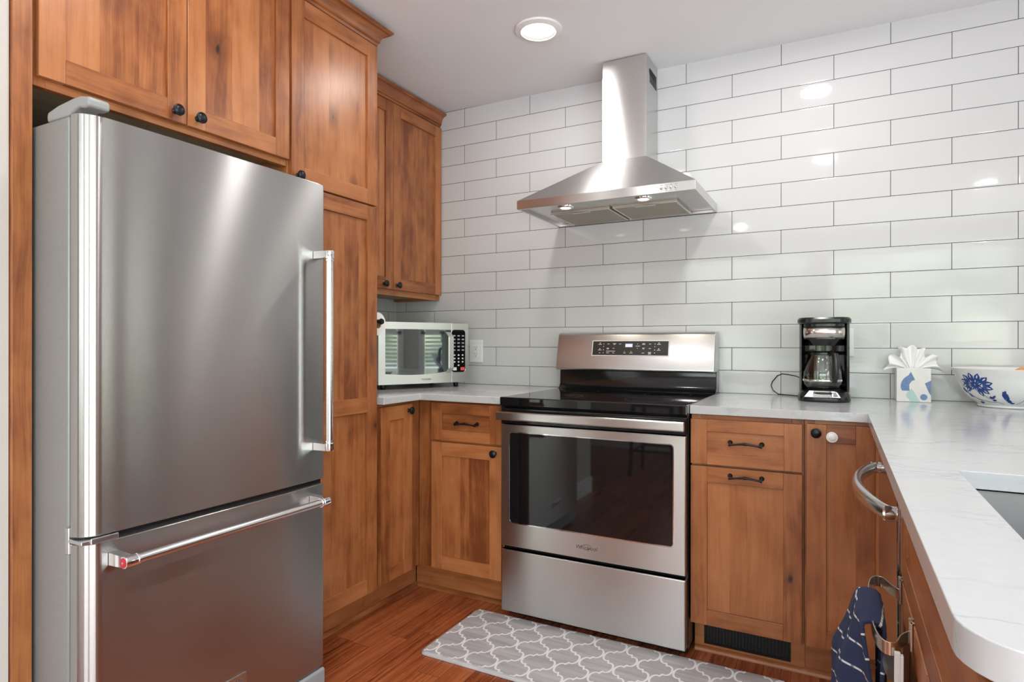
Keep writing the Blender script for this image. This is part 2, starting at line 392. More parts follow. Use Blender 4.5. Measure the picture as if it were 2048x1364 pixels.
def kind(name, loc=(0, 0, 0)): pass
def root(name, label=None, cat=None, loc=(0, 0, 0), group=None, rotz=0):
    o = bpy.data.objects.new(name, None); COL.objects.link(o); o.location = loc; o.rotation_euler = (0, 0, rotz); o.empty_display_size = .05
    if label: o['label'] = label
    if cat: o['category'] = cat
    if group: o['group'] = group
    return o
def tag(o, label, cat=None, group=None):
    o['label'] = label
    if cat: o['category'] = cat
    if group: o['group'] = group
    return o
def origin_of(o):
    while o.parent: o = o.parent
    return Vector(o.location)
def build(name, mb, mats, parent=None, bevel=0, smooth=False, local=False, structure=False, at=None, seg=2, label=None, angle=35, subsurf=0, weld=True):
    me = bpy.data.meshes.new(name)
    off = Vector((0, 0, 0))
    if at is not None: off = Vector(at)
    elif parent is not None and not local: off = origin_of(parent)
    me.from_pydata([tuple(Vector(v) - off) for v in mb.v], [], mb.f)
    uvl = me.uv_layers.new(name='UVMap'); i = 0
    for u in mb.uv:
        for c in u: uvl.data[i].uv = c; i += 1
    if not isinstance(mats, (list, tuple)): mats = [mats]
    for m_ in mats: me.materials.append(M[m_] if isinstance(m_, str) else m_)
    for p, k in zip(me.polygons, mb.mi): p.material_index = k
    bm = bmesh.new(); bm.from_mesh(me)
    if weld: bmesh.ops.remove_doubles(bm, verts=bm.verts, dist=1e-5)
    bmesh.ops.recalc_face_normals(bm, faces=bm.faces)
    if smooth:
        for f in bm.faces: f.smooth = True
        for e in bm.edges:
            if len(e.link_faces) == 2 and e.calc_face_angle(0) > R(angle): e.smooth = False
    bm.to_mesh(me); bm.free()
    o = bpy.data.objects.new(name, me); COL.objects.link(o)
    if at is not None: o.location = off
    if parent is not None: o.parent = parent
    if bevel:
        b = o.modifiers.new('bevel', 'BEVEL'); b.width = bevel; b.segments = seg; b.limit_method = 'ANGLE'; b.angle_limit = R(40); b.harden_normals = False
    if subsurf:
        b = o.modifiers.new('sub', 'SUBSURF'); b.levels = subsurf; b.render_levels = subsurf
    if structure: o['kind'] = 'structure'
    if label: o['label'] = label
    return o
def text(name, body, size, mat, parent, mtx, extrude=.0004, local=False, align='CENTER', shear=0, space=1):
    cu = bpy.data.curves.new(name, 'FONT'); cu.body = body; cu.size = size; cu.extrude = extrude; cu.align_x = align; cu.align_y = 'CENTER'; cu.shear = shear; cu.space_character = space; cu.resolution_u = 3
    tmp = bpy.data.objects.new('tmp', cu); COL.objects.link(tmp)
    dg = bpy.context.evaluated_depsgraph_get(); me = bpy.data.meshes.new_from_object(tmp.evaluated_get(dg))
    bpy.data.objects.remove(tmp); bpy.data.curves.remove(cu)
    mm = mtx if local else Matrix.Translation(-origin_of(parent)) @ mtx
    me.transform(mm); me.materials.clear(); me.materials.append(M[mat]); me.name = name
    o = bpy.data.objects.new(name, me); COL.objects.link(o); o.parent = parent
    return o
def frame(o, right, up):
    r = Vector(right).normalized(); u = Vector(up).normalized(); n = r.cross(u)
    return Matrix(((r.x, u.x, n.x, o[0]), (r.y, u.y, n.y, o[1]), (r.z, u.z, n.z, o[2]), (0, 0, 0, 1)))
def rrect(x0, x1, y0, y1, r, n=5):
    out = []
    for cx, cy, a in ((x1 - r, y0 + r, -90), (x1 - r, y1 - r, 0), (x0 + r, y1 - r, 90), (x0 + r, y0 + r, 180)):
        for i in range(n + 1):
            t_ = R(a + 90 * i / n); out.append((cx + r * math.cos(t_), cy + r * math.sin(t_)))
    return out

# ------------------------------------------------------------------ room
def plane_box(name, x0, x1, y0, y1, z0, z1, mat):
    mb = MB(); mb.box(x0, x1, y0, y1, z0, z1); return build(name, mb, mat, structure=True)
plane_box('floor', -2.5, 3.7, -5.1, .1, -.05, 0, 'floor')
mb = MB(); P = []
for z_add in (0, .06):
    for x, y in ((-2.5, -5.1), (3.7, -5.1), (3.7, .1), (-2.5, .1)): P.append((x, y, ceil_z(x) + z_add))
mb.mesh(P, [(0, 3, 2, 1), (4, 5, 6, 7), (0, 1, 5, 4), (1, 2, 6, 5), (2, 3, 7, 6), (3, 0, 4, 7)]); build('ceiling', mb, 'ceiling', structure=True)
plane_box('wall_back', -.6, 3.7, 0, .1, 0, 2.52, 'tile')
plane_box('wall_left', -.6, -.482, -2.26, 0, 0, 2.5, 'tile_left')
plane_box('wall_left_near', -2.4, .168, -2.95, -2.224, 0, 2.5, 'wall')
plane_box('wall_left_far', -2.5, -2.4, -5.1, -2.224, 0, 2.5, 'wall_far')
def wall_with_holes(name, ax, c, a0, a1, holes, mat):
    mb = MB(); cuts = sorted(holes); t0 = c; t1 = c + (.1 if c > 0 else -.1)
    lo, hi = min(t0, t1), max(t0, t1)
    def bx(u0, u1, z0, z1):
        if ax == 'y': mb.box(u0, u1, lo, hi, z0, z1)
        else: mb.box(lo, hi, u0, u1, z0, z1)
    p = a0
    for h0, h1, z0, z1 in cuts:
        bx(p, h0, 0, 2.5); bx(h0, h1, 0, z0); bx(h0, h1, z1, 2.5); p = h1
    bx(p, a1, 0, 2.5)
    return build(name, mb, mat, structure=True)
wall_with_holes('wall_front', 'y', -5.0, -2.4, 3.7, [w[2:] for w in WIN if w[0] == 'y'], 'wall_far')
wall_with_holes('wall_right', 'x', 3.6, -5.1, 0.0, [w[2:] for w in WIN if w[0] == 'x'], 'wall_far')
for i, (ax, c, a0, a1, z0, z1) in enumerate(WIN):
    mb = MB(); w = .045; t0, t1 = (c - .06, c + .02) if ax == 'y' else (c - .02, c + .06)
    def fr(u0, u1, q0, q1):
        if ax == 'y': mb.box(u0, u1, t0, t1, q0, q1)
        else: mb.box(t0, t1, u0, u1, q0, q1)
    fr(a0 - .02, a0 + w, z0, z1); fr(a1 - w, a1 + .02, z0, z1); fr(a0 - .02, a1 + .02, z0 - .02, z0 + w); fr(a0 - .02, a1 + .02, z1 - w, z1 + .02); fr(a0, a1, (z0 + z1) / 2 - .02, (z0 + z1) / 2 + .02)
    build('window_%d' % (i + 1), mb, 'white_trim', structure=True, bevel=.003)  # includes the added, unseen glass doors that let in extra light
    if i in (0, 3, 4):
        mb = MB(); zz = z0 + .05
        while zz < z1 - .05:
            if ax == 'y': p = [(a0 + .05, c + .025, zz), (a1 - .05, c + .025, zz), (a1 - .05, c + .060, zz + .014), (a0 + .05, c + .060, zz + .014)]
            else: p = [(c - .025, a0 + .05, zz), (c - .025, a1 - .05, zz), (c - .045, a1 - .05, zz + .024), (c - .045, a0 + .05, zz + .024)]
            mb.mesh(p + [(q[0], q[1], q[2] + .002) for q in p], [(0, 1, 2, 3), (7, 6, 5, 4), (0, 4, 5, 1), (1, 5, 6, 2), (2, 6, 7, 3), (3, 7, 4, 0)]); zz += .042
        o = build('window_blind', mb, 'slat'); tag(o, {0: 'white slatted blind over the dining window', 3: 'white slatted blind of the side window farther from the tile wall', 4: 'white slatted blind of the side window beside the tile wall'}[i], 'blind')
mb = MB(); mb.box(-2.4, 1.73, -5.0, -4.985, 0, .13); build('baseboard_front', mb, 'white_trim', structure=True, bevel=.004)
mb = MB(); mb.box(3.585, 3.6, -2.55, -.003, 0, .12); build('baseboard_right', mb, 'white_trim', structure=True, bevel=.004)
mb = MB(); mb.box(.168, .183, -2.95, -2.24, 0, .12); build('baseboard_left', mb, 'white_trim', structure=True, bevel=.004)

# recessed ceiling lights
def can_light(x, y, label):
    z = ceil_z(x)
    t_ = root('recessed_light', label, 'ceiling light', (x, y, z - .012), 'recessed ceiling lights')
    mb = MB(); mb.lathe([(.070, .0), (.074, -.002), (.097, .004), (.099, .0115), (.072, .0115)], (x, y, z - .012), cap=False); build('trim_ring', mb, 'white_trim', t_, smooth=True)
    mb = MB(); mb.lathe([(.0, .004), (.03, .0045), (.060, .0065), (.070, .010)], (x, y, z - .012)); build('lens', mb, 'lamp', t_, smooth=True)
LBL = ['white recessed ceiling light in front of the range hood', 'recessed ceiling light over the corner of the right counter', 'recessed ceiling light over the sink', 'recessed ceiling light in the kitchen aisle beside the fridge', 'recessed ceiling light over the dining floor', 'recessed ceiling light behind the peninsula']
for (x, y), l_ in zip(CANS, LBL): can_light(x, y, l_)

# ------------------------------------------------------------------ cabinetry
# local frame: s along the width, d outwards from the wall side, z up
def FX(front): return lambda s, d, z: (front + d, s, z)            # faces +x
def FY(front): return lambda s, d, z: (s, front - d, z)            # faces -y
def FXN(front): return lambda s, d, z: (front - d, s, z)           # faces -x
def staves(mb, s0, s1, d0, d1, z0, z1, fn, seed):
    r_ = random.Random(seed); p = s0
    while p < s1 - 1e-6:
        q = min(s1, p + r_.uniform(.045, .105))
        if s1 - q < .03: q = s1
        mb.box(p, q, d0, d1, z0, z1, 2, fn=fn); p = q
def door(parent, fn, s0, s1, z0, z1, thick=.02, st=(.058, .058), rails=(.06, .06), mids=(), name='door', flat=False, label=None):
    """shaker door; fn puts d=0 at the back of the door; mids = [(z0,z1)] middle rails"""
    mb = MB(); a, b = s0 + st[0], s1 - st[1]; zb, zt = z0 + rails[0], z1 - rails[1]
    mb.box(s0, a, 0, thick, z0, z1, 2, fn=fn); mb.box(b, s1, 0, thick, z0, z1, 2, fn=fn)
    mb.box(a, b, 0, thick, z0, zb, 0, fn=fn); mb.box(a, b, 0, thick, zt, z1, 0, fn=fn)
    zz = [zb] + [q for m_ in mids for q in m_] + [zt]; panels = []
    for m0, m1 in mids: mb.box(a, b, 0, thick, m0, m1, 0, fn=fn)
    for i in range(0, len(zz), 2):
        pm = MB()
        if flat: pm.box(a - .001, b + .001, .002, thick - .009, zz[i] - .001, zz[i + 1] + .001, 0, fn=fn)
        else: staves(pm, a - .001, b + .001, .002, thick - .009, zz[i] - .001, zz[i + 1] + .001, fn, int(abs(s0) * 1000 + i * 7 + z0 * 100))
        panels.append(pm)
    d = build(name, mb, 'wood', parent, bevel=.0014, weld=False, label=label)
    for pm in panels: build('inset_panel', pm, 'wood', d, weld=False)
    return d
def knob(parent, fn, s, z, d0=.02, mat='knob', rr=.0165, name='knob', label=None):
    o = Vector(fn(s, d0, z)); ax = Vector(fn(s, d0 + 1, z)) - o
    mb = MB(); mb.lathe([(.0085, -.0005), (.0085, .002), (.0055, .006), (.0055, .014), (rr * .80, .0165), (rr, .020), (rr * .98, .0235), (rr * .82, .0245), (rr * .78, .0235), (rr * .6, .0262), (rr * .3, .0275), (0, .028)], o, ax, 28)
    return build(name, mb, mat, parent, smooth=True, label=label)
def pull(parent, fn, s, z, d0=.02, half=.052):
    mb = MB()
    for sg in (-1, 1):
        o = Vector(fn(s + sg * half, d0, z)); ax = Vector(fn(s, d0 + 1, z)) - Vector(fn(s, d0, z))
        mb.lathe([(.0085, -.0005), (.0085, .0015), (.006, .004), (.0045, .010), (.004, .018)], o, ax, 14)
    pts = []; rr = []
    for i in range(25):
        q = -1 + 2 * i / 24; pts.append(fn(s + q * half * 1.04, d0 + .018 + .006 * math.cos(q * PI / 2) , z + .003 * math.cos(q * PI) - .002)); rr.append(.0034 + .0024 * math.exp(-(q / .16) ** 2) + .0028 * math.exp(-((abs(q) - .98) / .12) ** 2) + .0012 * math.exp(-((abs(q) - .32) / .05) ** 2))
    mb.tube(pts, rr, 10)
    return build('pull_handle', mb, 'black_iron', parent, smooth=True)
def crown(parent_pts, outs, name, label, zb=2.375, zt=2.44, p=.054, cat='crown molding'):
    prof = [(0, 0), (.006, 0), (.008, .010), (.014, .013)] + [(.014 + (p - .020) * (1 - math.cos(a)), .013 + (zt - zb - .026) * math.sin(a)) for a in [i * PI / 2 / 8 for i in range(1, 9)]] + [(p - .004, zt - zb - .010), (p, zt - zb - .007), (p, zt - zb), (0, zt - zb)]
    mb = MB(); n = len(prof); b = 0; L = 0; prevp = None
    KID[0] += 1; kk = KID[0] % 400
    verts = []; dist = []
    for i, (pt, od) in enumerate(zip(parent_pts, outs)):
        if prevp: L += math.dist(pt, prevp)
        prevp = pt; dist.append(L)
        for d, h in prof: verts.append((pt[0] + od[0] * d, pt[1] + od[1] * d, zb + h))
    arc = [0]
    for i in range(1, n): arc.append(arc[-1] + math.dist(prof[i], prof[i - 1]))
    faces = []; uvs = []
    for i in range(len(parent_pts) - 1):
        for j in range(n - 1):
            faces.append((i * n + j, (i + 1) * n + j, (i + 1) * n + j + 1, i * n + j + 1))
            uvs.append([(kk * 10 + arc[j], dist[i]), (kk * 10 + arc[j], dist[i + 1]), (kk * 10 + arc[j + 1], dist[i + 1]), (kk * 10 + arc[j + 1], dist[i])])
    for e in (0, len(parent_pts) - 1):
        faces.append(tuple(e * n + j for j in range(n))); uvs.append([(kk * 10 + 1, j * .01) for j in range(n)])
    mb.mesh(verts, faces, uvs=uvs)
    o = build(name, mb, 'wood', smooth=True, angle=25); return tag(o, label, cat)

# tall end panel left of the fridge
mb = MB(); mb.box(-.481, .178, -2.222, -2.181, 0, 2.3745, 2); tag(build('end_panel', mb, 'wood', bevel=.0015), 'tall plain wooden end panel between beige wall and fridge', 'cabinet panel')

# cabinet above the fridge
t_ = root('over_fridge_cabinet', 'two-door wooden cabinet mounted above the fridge', 'cabinet', (-.16, -1.79, 1.755))
F = FX(.158)
mb = MB(); mb.box(-.48, .136, -2.180, -1.409, 1.780, 2.375, 1); build('carcass', mb, 'wood_raw', t_, label='unfinished pale wood carcass')
mb = MB(); mb.box(-2.180, -2.145, -.022, 0, 1.755, 2.375, 2, fn=F); mb.box(-1.437, -1.407, -.022, 0, 1.755, 2.375, 2, fn=F); mb.box(-2.145, -1.437, -.022, 0, 1.755, 1.80, 0, fn=F); mb.box(-2.145, -1.437, -.022, 0, 2.33, 2.375, 0, fn=F); mb.box(-1.81, -1.77, -.022, 0, 1.80, 2.33, 2, fn=F)
build('face_frame', mb, 'wood', t_, weld=False, bevel=.001)
d = door(t_, F, -2.168, -1.7915, 1.775, 2.362); knob(d, F, -1.829, 1.803)
d = door(t_, F, -1.7885, -1.4105, 1.775, 2.362); knob(d, F, -1.758, 1.803)

# pantry
t_ = root('pantry_cabinet', 'tall wooden pantry cabinet between the fridge and the microwave corner', 'cabinet', (-.16, -1.17, 0))
mb = MB(); mb.box(-.48, .136, -1.404, -.941, .124, 2.375, 2)
mb.box(-.48, .098, -1.404, -.941, 0, .124, 1); build('carcass', mb, 'wood', t_, weld=False, bevel=.001)
mb = MB(); mb.box(-1.4045, -1.375, -.022, 0, .124, 2.375, 2, fn=F); mb.box(-.975, -.9405, -.022, 0, .124, 2.375, 2, fn=F); mb.box(-1.375, -.975, -.022, 0, 1.67, 1.73, 0, fn=F); mb.box(-1.375, -.975, -.022, 0, .124, .15, 0, fn=F); mb.box(-1.375, -.975, -.022, 0, 2.32, 2.375, 0, fn=F)
build('face_frame', mb, 'wood', t_, weld=False, bevel=.001)
d = door(t_, F, -1.4005, -.9515, 1.7035, 2.362, label='upper door'); knob(d, F, -1.375, 1.728)
d = door(t_, F, -1.4005, -.9515, .121, 1.696, mids=[(.8585, .919)], label='tall lower two-panel door')
crown([(.158, -2.222), (.158, -.9405), (-.172, -.9405)], [(1, 0), (1, 1), (0, 1)], 'crown_molding', 'wooden crown molding on top of the fridge and pantry cabinets')

# corner wall cabinet
t_ = root('corner_wall_cabinet', 'wooden two-door wall cabinet hanging above the microwave', 'cabinet', (-.32, -.47, 1.385))
G = FX(-.170)
mb = MB(); mb.box(-.481, -.192, -.9395, -.002, 1.400, 2.38, 1); build('carcass', mb, 'wood_raw', t_, label='pale unfinished wood carcass')
mb = MB(); mb.box(-.9395, -.89, -.022, 0, 1.385, 2.38, 2, fn=G); mb.box(-.04, -.0025, -.022, 0, 1.385, 2.38, 2, fn=G); mb.box(-.89, -.04, -.022, 0, 1.385, 1.43, 0, fn=G); mb.box(-.89, -.04, -.022, 0, 2.33, 2.38, 0, fn=G); mb.box(-.46, -.42, -.022, 0, 1.43, 2.33, 2, fn=G)
mb.box(-.04, -.0025, -.30, -.022, 1.385, 1.402, 1, fn=G); build('face_frame', mb, 'wood', t_, weld=False, bevel=.001)
d = door(t_, G, -.872, -.4415, 1.415, 2.37); knob(d, G, -.5157, 1.4375 + .001)
d = door(t_, G, -.4385, -.009, 1.415, 2.37); knob(d, G, -.412, 1.4387)
crown([(-.170, -.884), (-.170, -.001)], [(1, 0), (1, 0)], 'crown_molding', 'wooden crown molding on top of the wall cabinet above the microwave', zb=2.382, zt=2.452, p=.048)

# left base cabinet (faces right)
t_ = root('narrow_base_cabinet', 'narrow single-door wooden base cabinet beside the pantry', 'cabinet', (-.16, -.80, 0))
mb = MB(); mb.box(-.48, .136, -.9395, -.637, .124, .882, 2); mb.box(-.48, .098, -.9395, -.58, 0, .124, 1); build('carcass', mb, 'wood', t_, weld=False)
mb = MB(); mb.box(-.9395, -.91, -.022, 0, .124, .882, 2, fn=F); mb.box(-.725, -.636, -.022, 0, .124, .882, 2, fn=F); mb.box(-.91, -.725, -.022, 0, .855, .882, 0, fn=F); mb.box(-.91, -.725, -.022, 0, .124, .15, 0, fn=F); build('face_frame', mb, 'wood', t_, weld=False, bevel=.001)
d = door(t_, F, -.9265, -.712, .127, .870); knob(d, F, -.742, .842)

# base cabinet left of the range
H = FY(-.635)
t_ = root('drawer_base_cabinet', 'wooden base cabinet with one drawer and door left of the range', 'cabinet', (.39, -.32, 0))
mb = MB(); mb.box(.137, .612, -.613, -.003, .124, .882, 2); mb.box(.099, .612, -.575, -.003, 0, .124, 0); build('carcass', mb, 'wood', t_, weld=False)
mb = MB(); mb.box(.1585, .262, -.022, 0, .124, .882, 2, fn=H); mb.box(.575, .613, -.022, 0, .124, .882, 2, fn=H); mb.box(.262, .575, -.022, 0, .86, .882, 0, fn=H); mb.box(.262, .575, -.022, 0, .68, .73, 0, fn=H); mb.box(.262, .575, -.022, 0, .124, .15, 0, fn=H); build('face_frame', mb, 'wood', t_, weld=False, bevel=.001)
d = door(t_, H, .2395, .600, .7065, .874, name='drawer', flat=True, rails=(.046, .048), st=(.057, .057)); pull(d, H, .4293, .789)
d = door(t_, H, .2395, .600, .130, .698); knob(d, H, .5698, .670)

# base cabinet right of the range
t_ = root('pullout_base_cabinet', 'wooden base cabinet with a drawer and pull-out door right of the range', 'cabinet', (1.57, -.32, 0))
mb = MB(); mb.box(1.386, 1.7585, -.613, -.003, .124, .882, 2); mb.box(1.386, 1.7585, -.575, -.003, 0, .124, 0); build('carcass', mb, 'wood', t_, weld=False)
mb = MB(); mb.box(1.386, 1.42, -.022, 0, .124, .882, 2, fn=H); mb.box(1.72, 1.7585, -.022, 0, .124, .882, 2, fn=H); mb.box(1.42, 1.72, -.022, 0, .86, .882, 0, fn=H); mb.box(1.42, 1.72, -.022, 0, .68, .73, 0, fn=H); mb.box(1.42, 1.72, -.022, 0, .124, .15, 0, fn=H); build('face_frame', mb, 'wood', t_, weld=False, bevel=.001)
d = door(t_, H, 1.3865, 1.7535, .7045, .866, name='drawer', flat=True, rails=(.042, .043), st=(.057, .056)); pull(d, H, 1.5755, .789)
d = door(t_, H, 1.3865, 1.7535, .127, .697, name='pullout_door', rails=(.055, .056)); pull(d, H, 1.5755, .6715)

# corner base cabinet
t_ = root('corner_base_cabinet', 'corner wooden base cabinet with tall narrow door and a white latch knob', 'cabinet', (2.1, -.32, 0))
mb = MB(); mb.box(1.7595, 2.575, -.613, -.003, .124, .882, 2); mb.box(1.7595, 2.575, -.575, -.003, 0, .124, 0); mb.box(1.986, 2.575, -.945, -.613, .124, .882, 2); build('carcass', mb, 'wood', t_, weld=False)
mb = MB(); mb.box(1.7595, 1.79, -.022, 0, .124, .882, 2, fn=H); mb.box(1.79, 1.984, -.022, 0, .855, .882, 0, fn=H); mb.box(1.79, 1.984, -.022, 0, .124, .15, 0, fn=H)
J = FXN(1.985)
mb.box(-.945, -.93, -.022, 0, .124, .882, 2, fn=J); mb.box(-.93, -.637, -.022, 0, .855, .882, 0, fn=J); mb.box(-.93, -.637, -.022, 0, .124, .15, 0, fn=J)
build('face_frame', mb, 'wood', t_, weld=False, bevel=.001)
d = door(t_, H, 1.7665, 1.9655, .127, .870, st=(.0595, .055)); knob(d, H, 1.7957, .8426)
knob(d, H, 1.8424, .8328, mat='white_plastic', rr=.0175, name='latch_knob', label='white round child-lock knob')
d = door(t_, J, -.942, -.660, .127, .870)

# dishwasher
t_ = root('dishwasher', 'stainless steel dishwasher with bowed handle under the right counter', 'dishwasher', (2.27, -1.25, 0))
mb = MB(); mb.box(1.986, 2.56, -1.555, -.948, .10, .875); mb.box(2.03, 2.56, -1.555, -.948, .0, .10); build('body', mb, 'black', t_, bevel=.002)
mb = MB(); mb.box(1.960, 1.985, -1.556, -.949, .125, .872); build('door_panel', mb, 'steel_dw' if 'steel_dw' in M else 'steel', t_, bevel=.003)
mb = MB(); pts = []; rr = []
for i in range(33):
    q = i / 32; y = -1.02 - .515 * q
    xx = 1.950 - .050 * math.sin(PI * min(1, max(0, q))) ** .8 if 0 < q < 1 else 1.950
    pts.append((xx, y, .806)); rr.append(.0085 + .0025 * math.sin(PI * q))
mb.tube(pts, rr, 16, sq=1.75, up=(0, 0, 1)); hb = build('handle', mb, 'steel_bar', t_, smooth=True)
for y in (-1.020, -1.535):
    mb = MB(); mb.lathe([(.013, 0), (.015, .003), (.015, .022), (.012, .026)], (1.963, y, .806), (-1, 0, 0), 24); build('handle_mount', mb, 'chrome', hb, smooth=True, label='polished chrome mount')

# sink base
t_ = root('sink_base_cabinet', 'wooden sink base cabinet at the near end of the right counter', 'cabinet', (2.27, -1.96, 0))
mb = MB(); mb.box(1.986, 2.575, -2.355, -2.337, .124, .882, 2); mb.box(1.986, 2.575, -1.577, -1.559, .124, .882, 2); mb.box(2.557, 2.575, -2.337, -1.577, .124, .882, 2); mb.box(1.986, 2.557, -2.337, -1.577, .124, .123, 1); mb.box(2.045, 2.575, -2.355, -1.559, 0, .124, 1); build('carcass', mb, 'wood', t_, weld=False)
mb = MB(); mb.box(-2.356, -2.32, -.022, 0, .124, .882, 2, fn=J); mb.box(-1.592, -1.558, -.022, 0, .124, .882, 2, fn=J); mb.box(-2.32, -1.592, -.022, 0, .857, .882, 0, fn=J); mb.box(-2.32, -1.592, -.022, 0, .68, .73, 0, fn=J); mb.box(-2.32, -1.592, -.022, 0, .124, .15, 0, fn=J); mb.box(-1.972, -1.942, -.022, 0, .15, .68, 2, fn=J); build('face_frame', mb, 'wood', t_, weld=False, bevel=.001)
door(t_, J, -2.350, -1.564, .7065, .866, name='false_drawer_front', flat=True, rails=(.044, .044))
d = door(t_, J, -1.9555, -1.564, .127, .697); d = door(t_, J, -2.350, -1.9585, .127, .697)

# floor register in the toe kick
t_ = root('vent_register', 'black metal air vent set into the toe kick right of the range', 'air vent', (1.5675, -.578, .03))
mb = MB(); Q = lambda s, d, z: (s, -.5752 - d, z)
mb.box(1.421, 1.714, 0, .0015, .026, .1035, fn=Q); build('backing', mb, 'black_matte', t_)
mb = MB(); mb.box(1.421, 1.714, .0015, .005, .026, .034, fn=Q); mb.box(1.421, 1.714, .0015, .005, .096, .104, fn=Q); mb.box(1.421, 1.431, .0015, .005, .034, .096, fn=Q); mb.box(1.704, 1.714, .0015, .005, .034, .096, fn=Q)
for i in range(24):
    mb.box(1.437 + i * .0111, 1.441 + i * .0111, .0015, .006, .034, .096, fn=Q)
build('grille', mb, 'black_iron', t_)

# quarter round along the toe kicks
def quarter(name, a, b, out, r_=.016):
    mb = MB(); prof = [(0, 0), (r_, 0)] + [(r_ * math.cos(i * PI / 12), r_ * math.sin(i * PI / 12)) for i in range(1, 6)] + [(0, r_)]
    n = len(prof); vs = [(p[0] + out[0] * d, p[1] + out[1] * d, h + .0002) for p in (a, b) for d, h in prof]
    KID[0] += 1; kk = KID[0] * 10; L = math.dist(a, b); fs = []; uv = []
    for j in range(n):
        k = (j + 1) % n; fs.append((j, k, n + k, n + j)); uv.append([(kk + j * .005, 0), (kk + k * .005, 0), (kk + k * .005, L), (kk + j * .005, L)])
    fs += [tuple(range(n)), tuple(range(n, 2 * n))]; uv += [[(kk, 0)] * n] * 2
    mb.mesh(vs, fs, uvs=uv); build(name, mb, 'wood', structure=True, smooth=True)
quarter('trim_1', (.0985, -1.404), (.0985, -.576), (1, 0)); quarter('trim_2', (.1145, -.5755), (.612, -.5755), (0, -1)); quarter('trim_3', (1.388, -.5755), (2.03, -.5755), (0, -1))

# ------------------------------------------------------------------ counters and sink
def arc_pts(cx, cy, r_, a0, a1, n=8): return [(cx + r_ * math.cos(R(a0 + (a1 - a0) * i / n)), cy + r_ * math.sin(R(a0 + (a1 - a0) * i / n))) for i in range(n + 1)]
mb = MB(); mb.slab([(-.479, -.004), (-.479, -.938), (.204, -.938), (.200, -.686), (.616, -.686), (.616, -.004)], [], .884, .914); tag(build('countertop', mb, 'quartz', bevel=.003, seg=3, smooth=True, angle=25), 'white quartz countertop section left of the range, under the microwave', 'countertop')
mb = MB(); outer = [(1.3845, -.004), (1.3845, -.660), (1.944, -.660)] + arc_pts(2.004, -2.320, .06, 180, 270) + arc_pts(2.54, -2.320, .06, 270, 360) + [(2.60, -.004)]
hole = list(reversed(rrect(2.047, 2.47, -2.24, -1.6135, .012, 3)))
mb.slab(outer, [hole], .884, .914); tag(build('countertop', mb, 'quartz', bevel=.0025, seg=3, smooth=True, angle=25), 'L-shaped white quartz countertop right of the range with sink cutout', 'countertop')
t_ = root('kitchen_sink', 'undermount dark stainless sink set below the right counter', 'sink', (2.26, -1.93, .68))
mb = MB(); o_ = rrect(2.035, 2.485, -2.255, -1.60, .03); i_ = list(reversed(rrect(2.052, 2.465, -2.235, -1.618, .03)))
mb.slab(o_, [i_], .878, .883)
inner = rrect(2.052, 2.465, -2.235, -1.618, .03); low = rrect(2.06, 2.457, -2.227, -1.626, .03); n = len(inner)
mb.mesh([(p[0], p[1], .88) for p in inner] + [(p[0], p[1], .69) for p in low], [(i, (i + 1) % n, n + (i + 1) % n, n + i) for i in range(n)] + [tuple(range(n, 2 * n))]); build('basin', mb, 'steel_sink', t_)
mb = MB(); mb.lathe([(0, .002), (.03, .002), (.042, .004), (.044, .0005)], (2.26, -1.93, .69)); build('drain', mb, 'chrome', t_, smooth=True)

# ------------------------------------------------------------------ range
t_ = root('range', 'stainless steel electric range with black glass cooktop', 'stove', (1.0, -.35, 0))
mb = MB(); mb.box(.622, 1.381, -.665, -.012, .03, .876); mb.box(.63, 1.373, -.64, -.03, .002, .03); build('body', mb, 'black', t_, bevel=.002)
mb = MB(); mb.box(.6175, 1.3835, -.700, -.085, .880, .9165); mb.box(.619, 1.382, -.69, -.03, .874, .882); build('cooktop', mb, 'black_glass', t_, bevel=.006, seg=3)
# burner rings
mb = MB()
for x, y, r0 in ((.80, -.53, .11), (1.20, -.53, .095), (.80, -.24, .08), (1.20, -.24, .10)):
    mb = MB(); mb.lathe([(r0, 0), (r0, .0003), (r0 - .0012, .0003), (r0 - .0012, 0)], (x, y, .9163), n=48, cap=False); build('burner_ring', mb, 'ring_ink', t_)
# back guard (riser + control panel)
mb = MB(); mb.prism([(-.012, .912), (-.112, .9165), (-.098, .922), (-.084, .94), (-.080, 1.012), (-.012, 1.012)], 0, .6215, 1.3795); build('riser', mb, 'black_enamel', t_, bevel=.002, smooth=True)
mb = MB(); mb.prism([(-.012, 1.011), (-.127, 1.010), (-.131, 1.016), (-.094, 1.178), (-.086, 1.188), (-.074, 1.192), (-.012, 1.192)], 0, .6185, 1.3785); cp = build('control_panel', mb, 'steel_panel', t_, bevel=.006, seg=3, smooth=True)
nrm = Vector((0, -(1.178 - 1.016), -(-.094 + .131))).normalized(); upv = Vector((0, .037, .162)).normalized()
def onpanel(x, z, out=0):
    k = (z - 1.016) / .162; return Vector((x, -.131 + .037 * k, z)) + Vector((0, -.975, .2227)) * out
mb = MB(); c0 = onpanel(.806, 1.0835); fnp = lambda a, b, c: tuple(onpanel(a, b, c))
mb.prism([(.806, 1.0835), (1.172, 1.0835), (1.172, 1.150), (.806, 1.150)], 2, -.0005, .0012, fn=fnp); dp = build('display_panel', mb, 'panel_black', cp)
mb = MB()
for x0, x1, z0, z1 in ((.802, .806, 1.0795, 1.154), (1.172, 1.176, 1.0795, 1.154), (.806, 1.172, 1.0795, 1.0835), (.806, 1.172, 1.150, 1.154)): mb.prism([(x0, z0), (x1, z0), (x1, z1), (x0, z1)], 2, -.0005, .0015, fn=fnp)
build('bezel', mb, 'white_ink', dp, label='thin silver bezel')
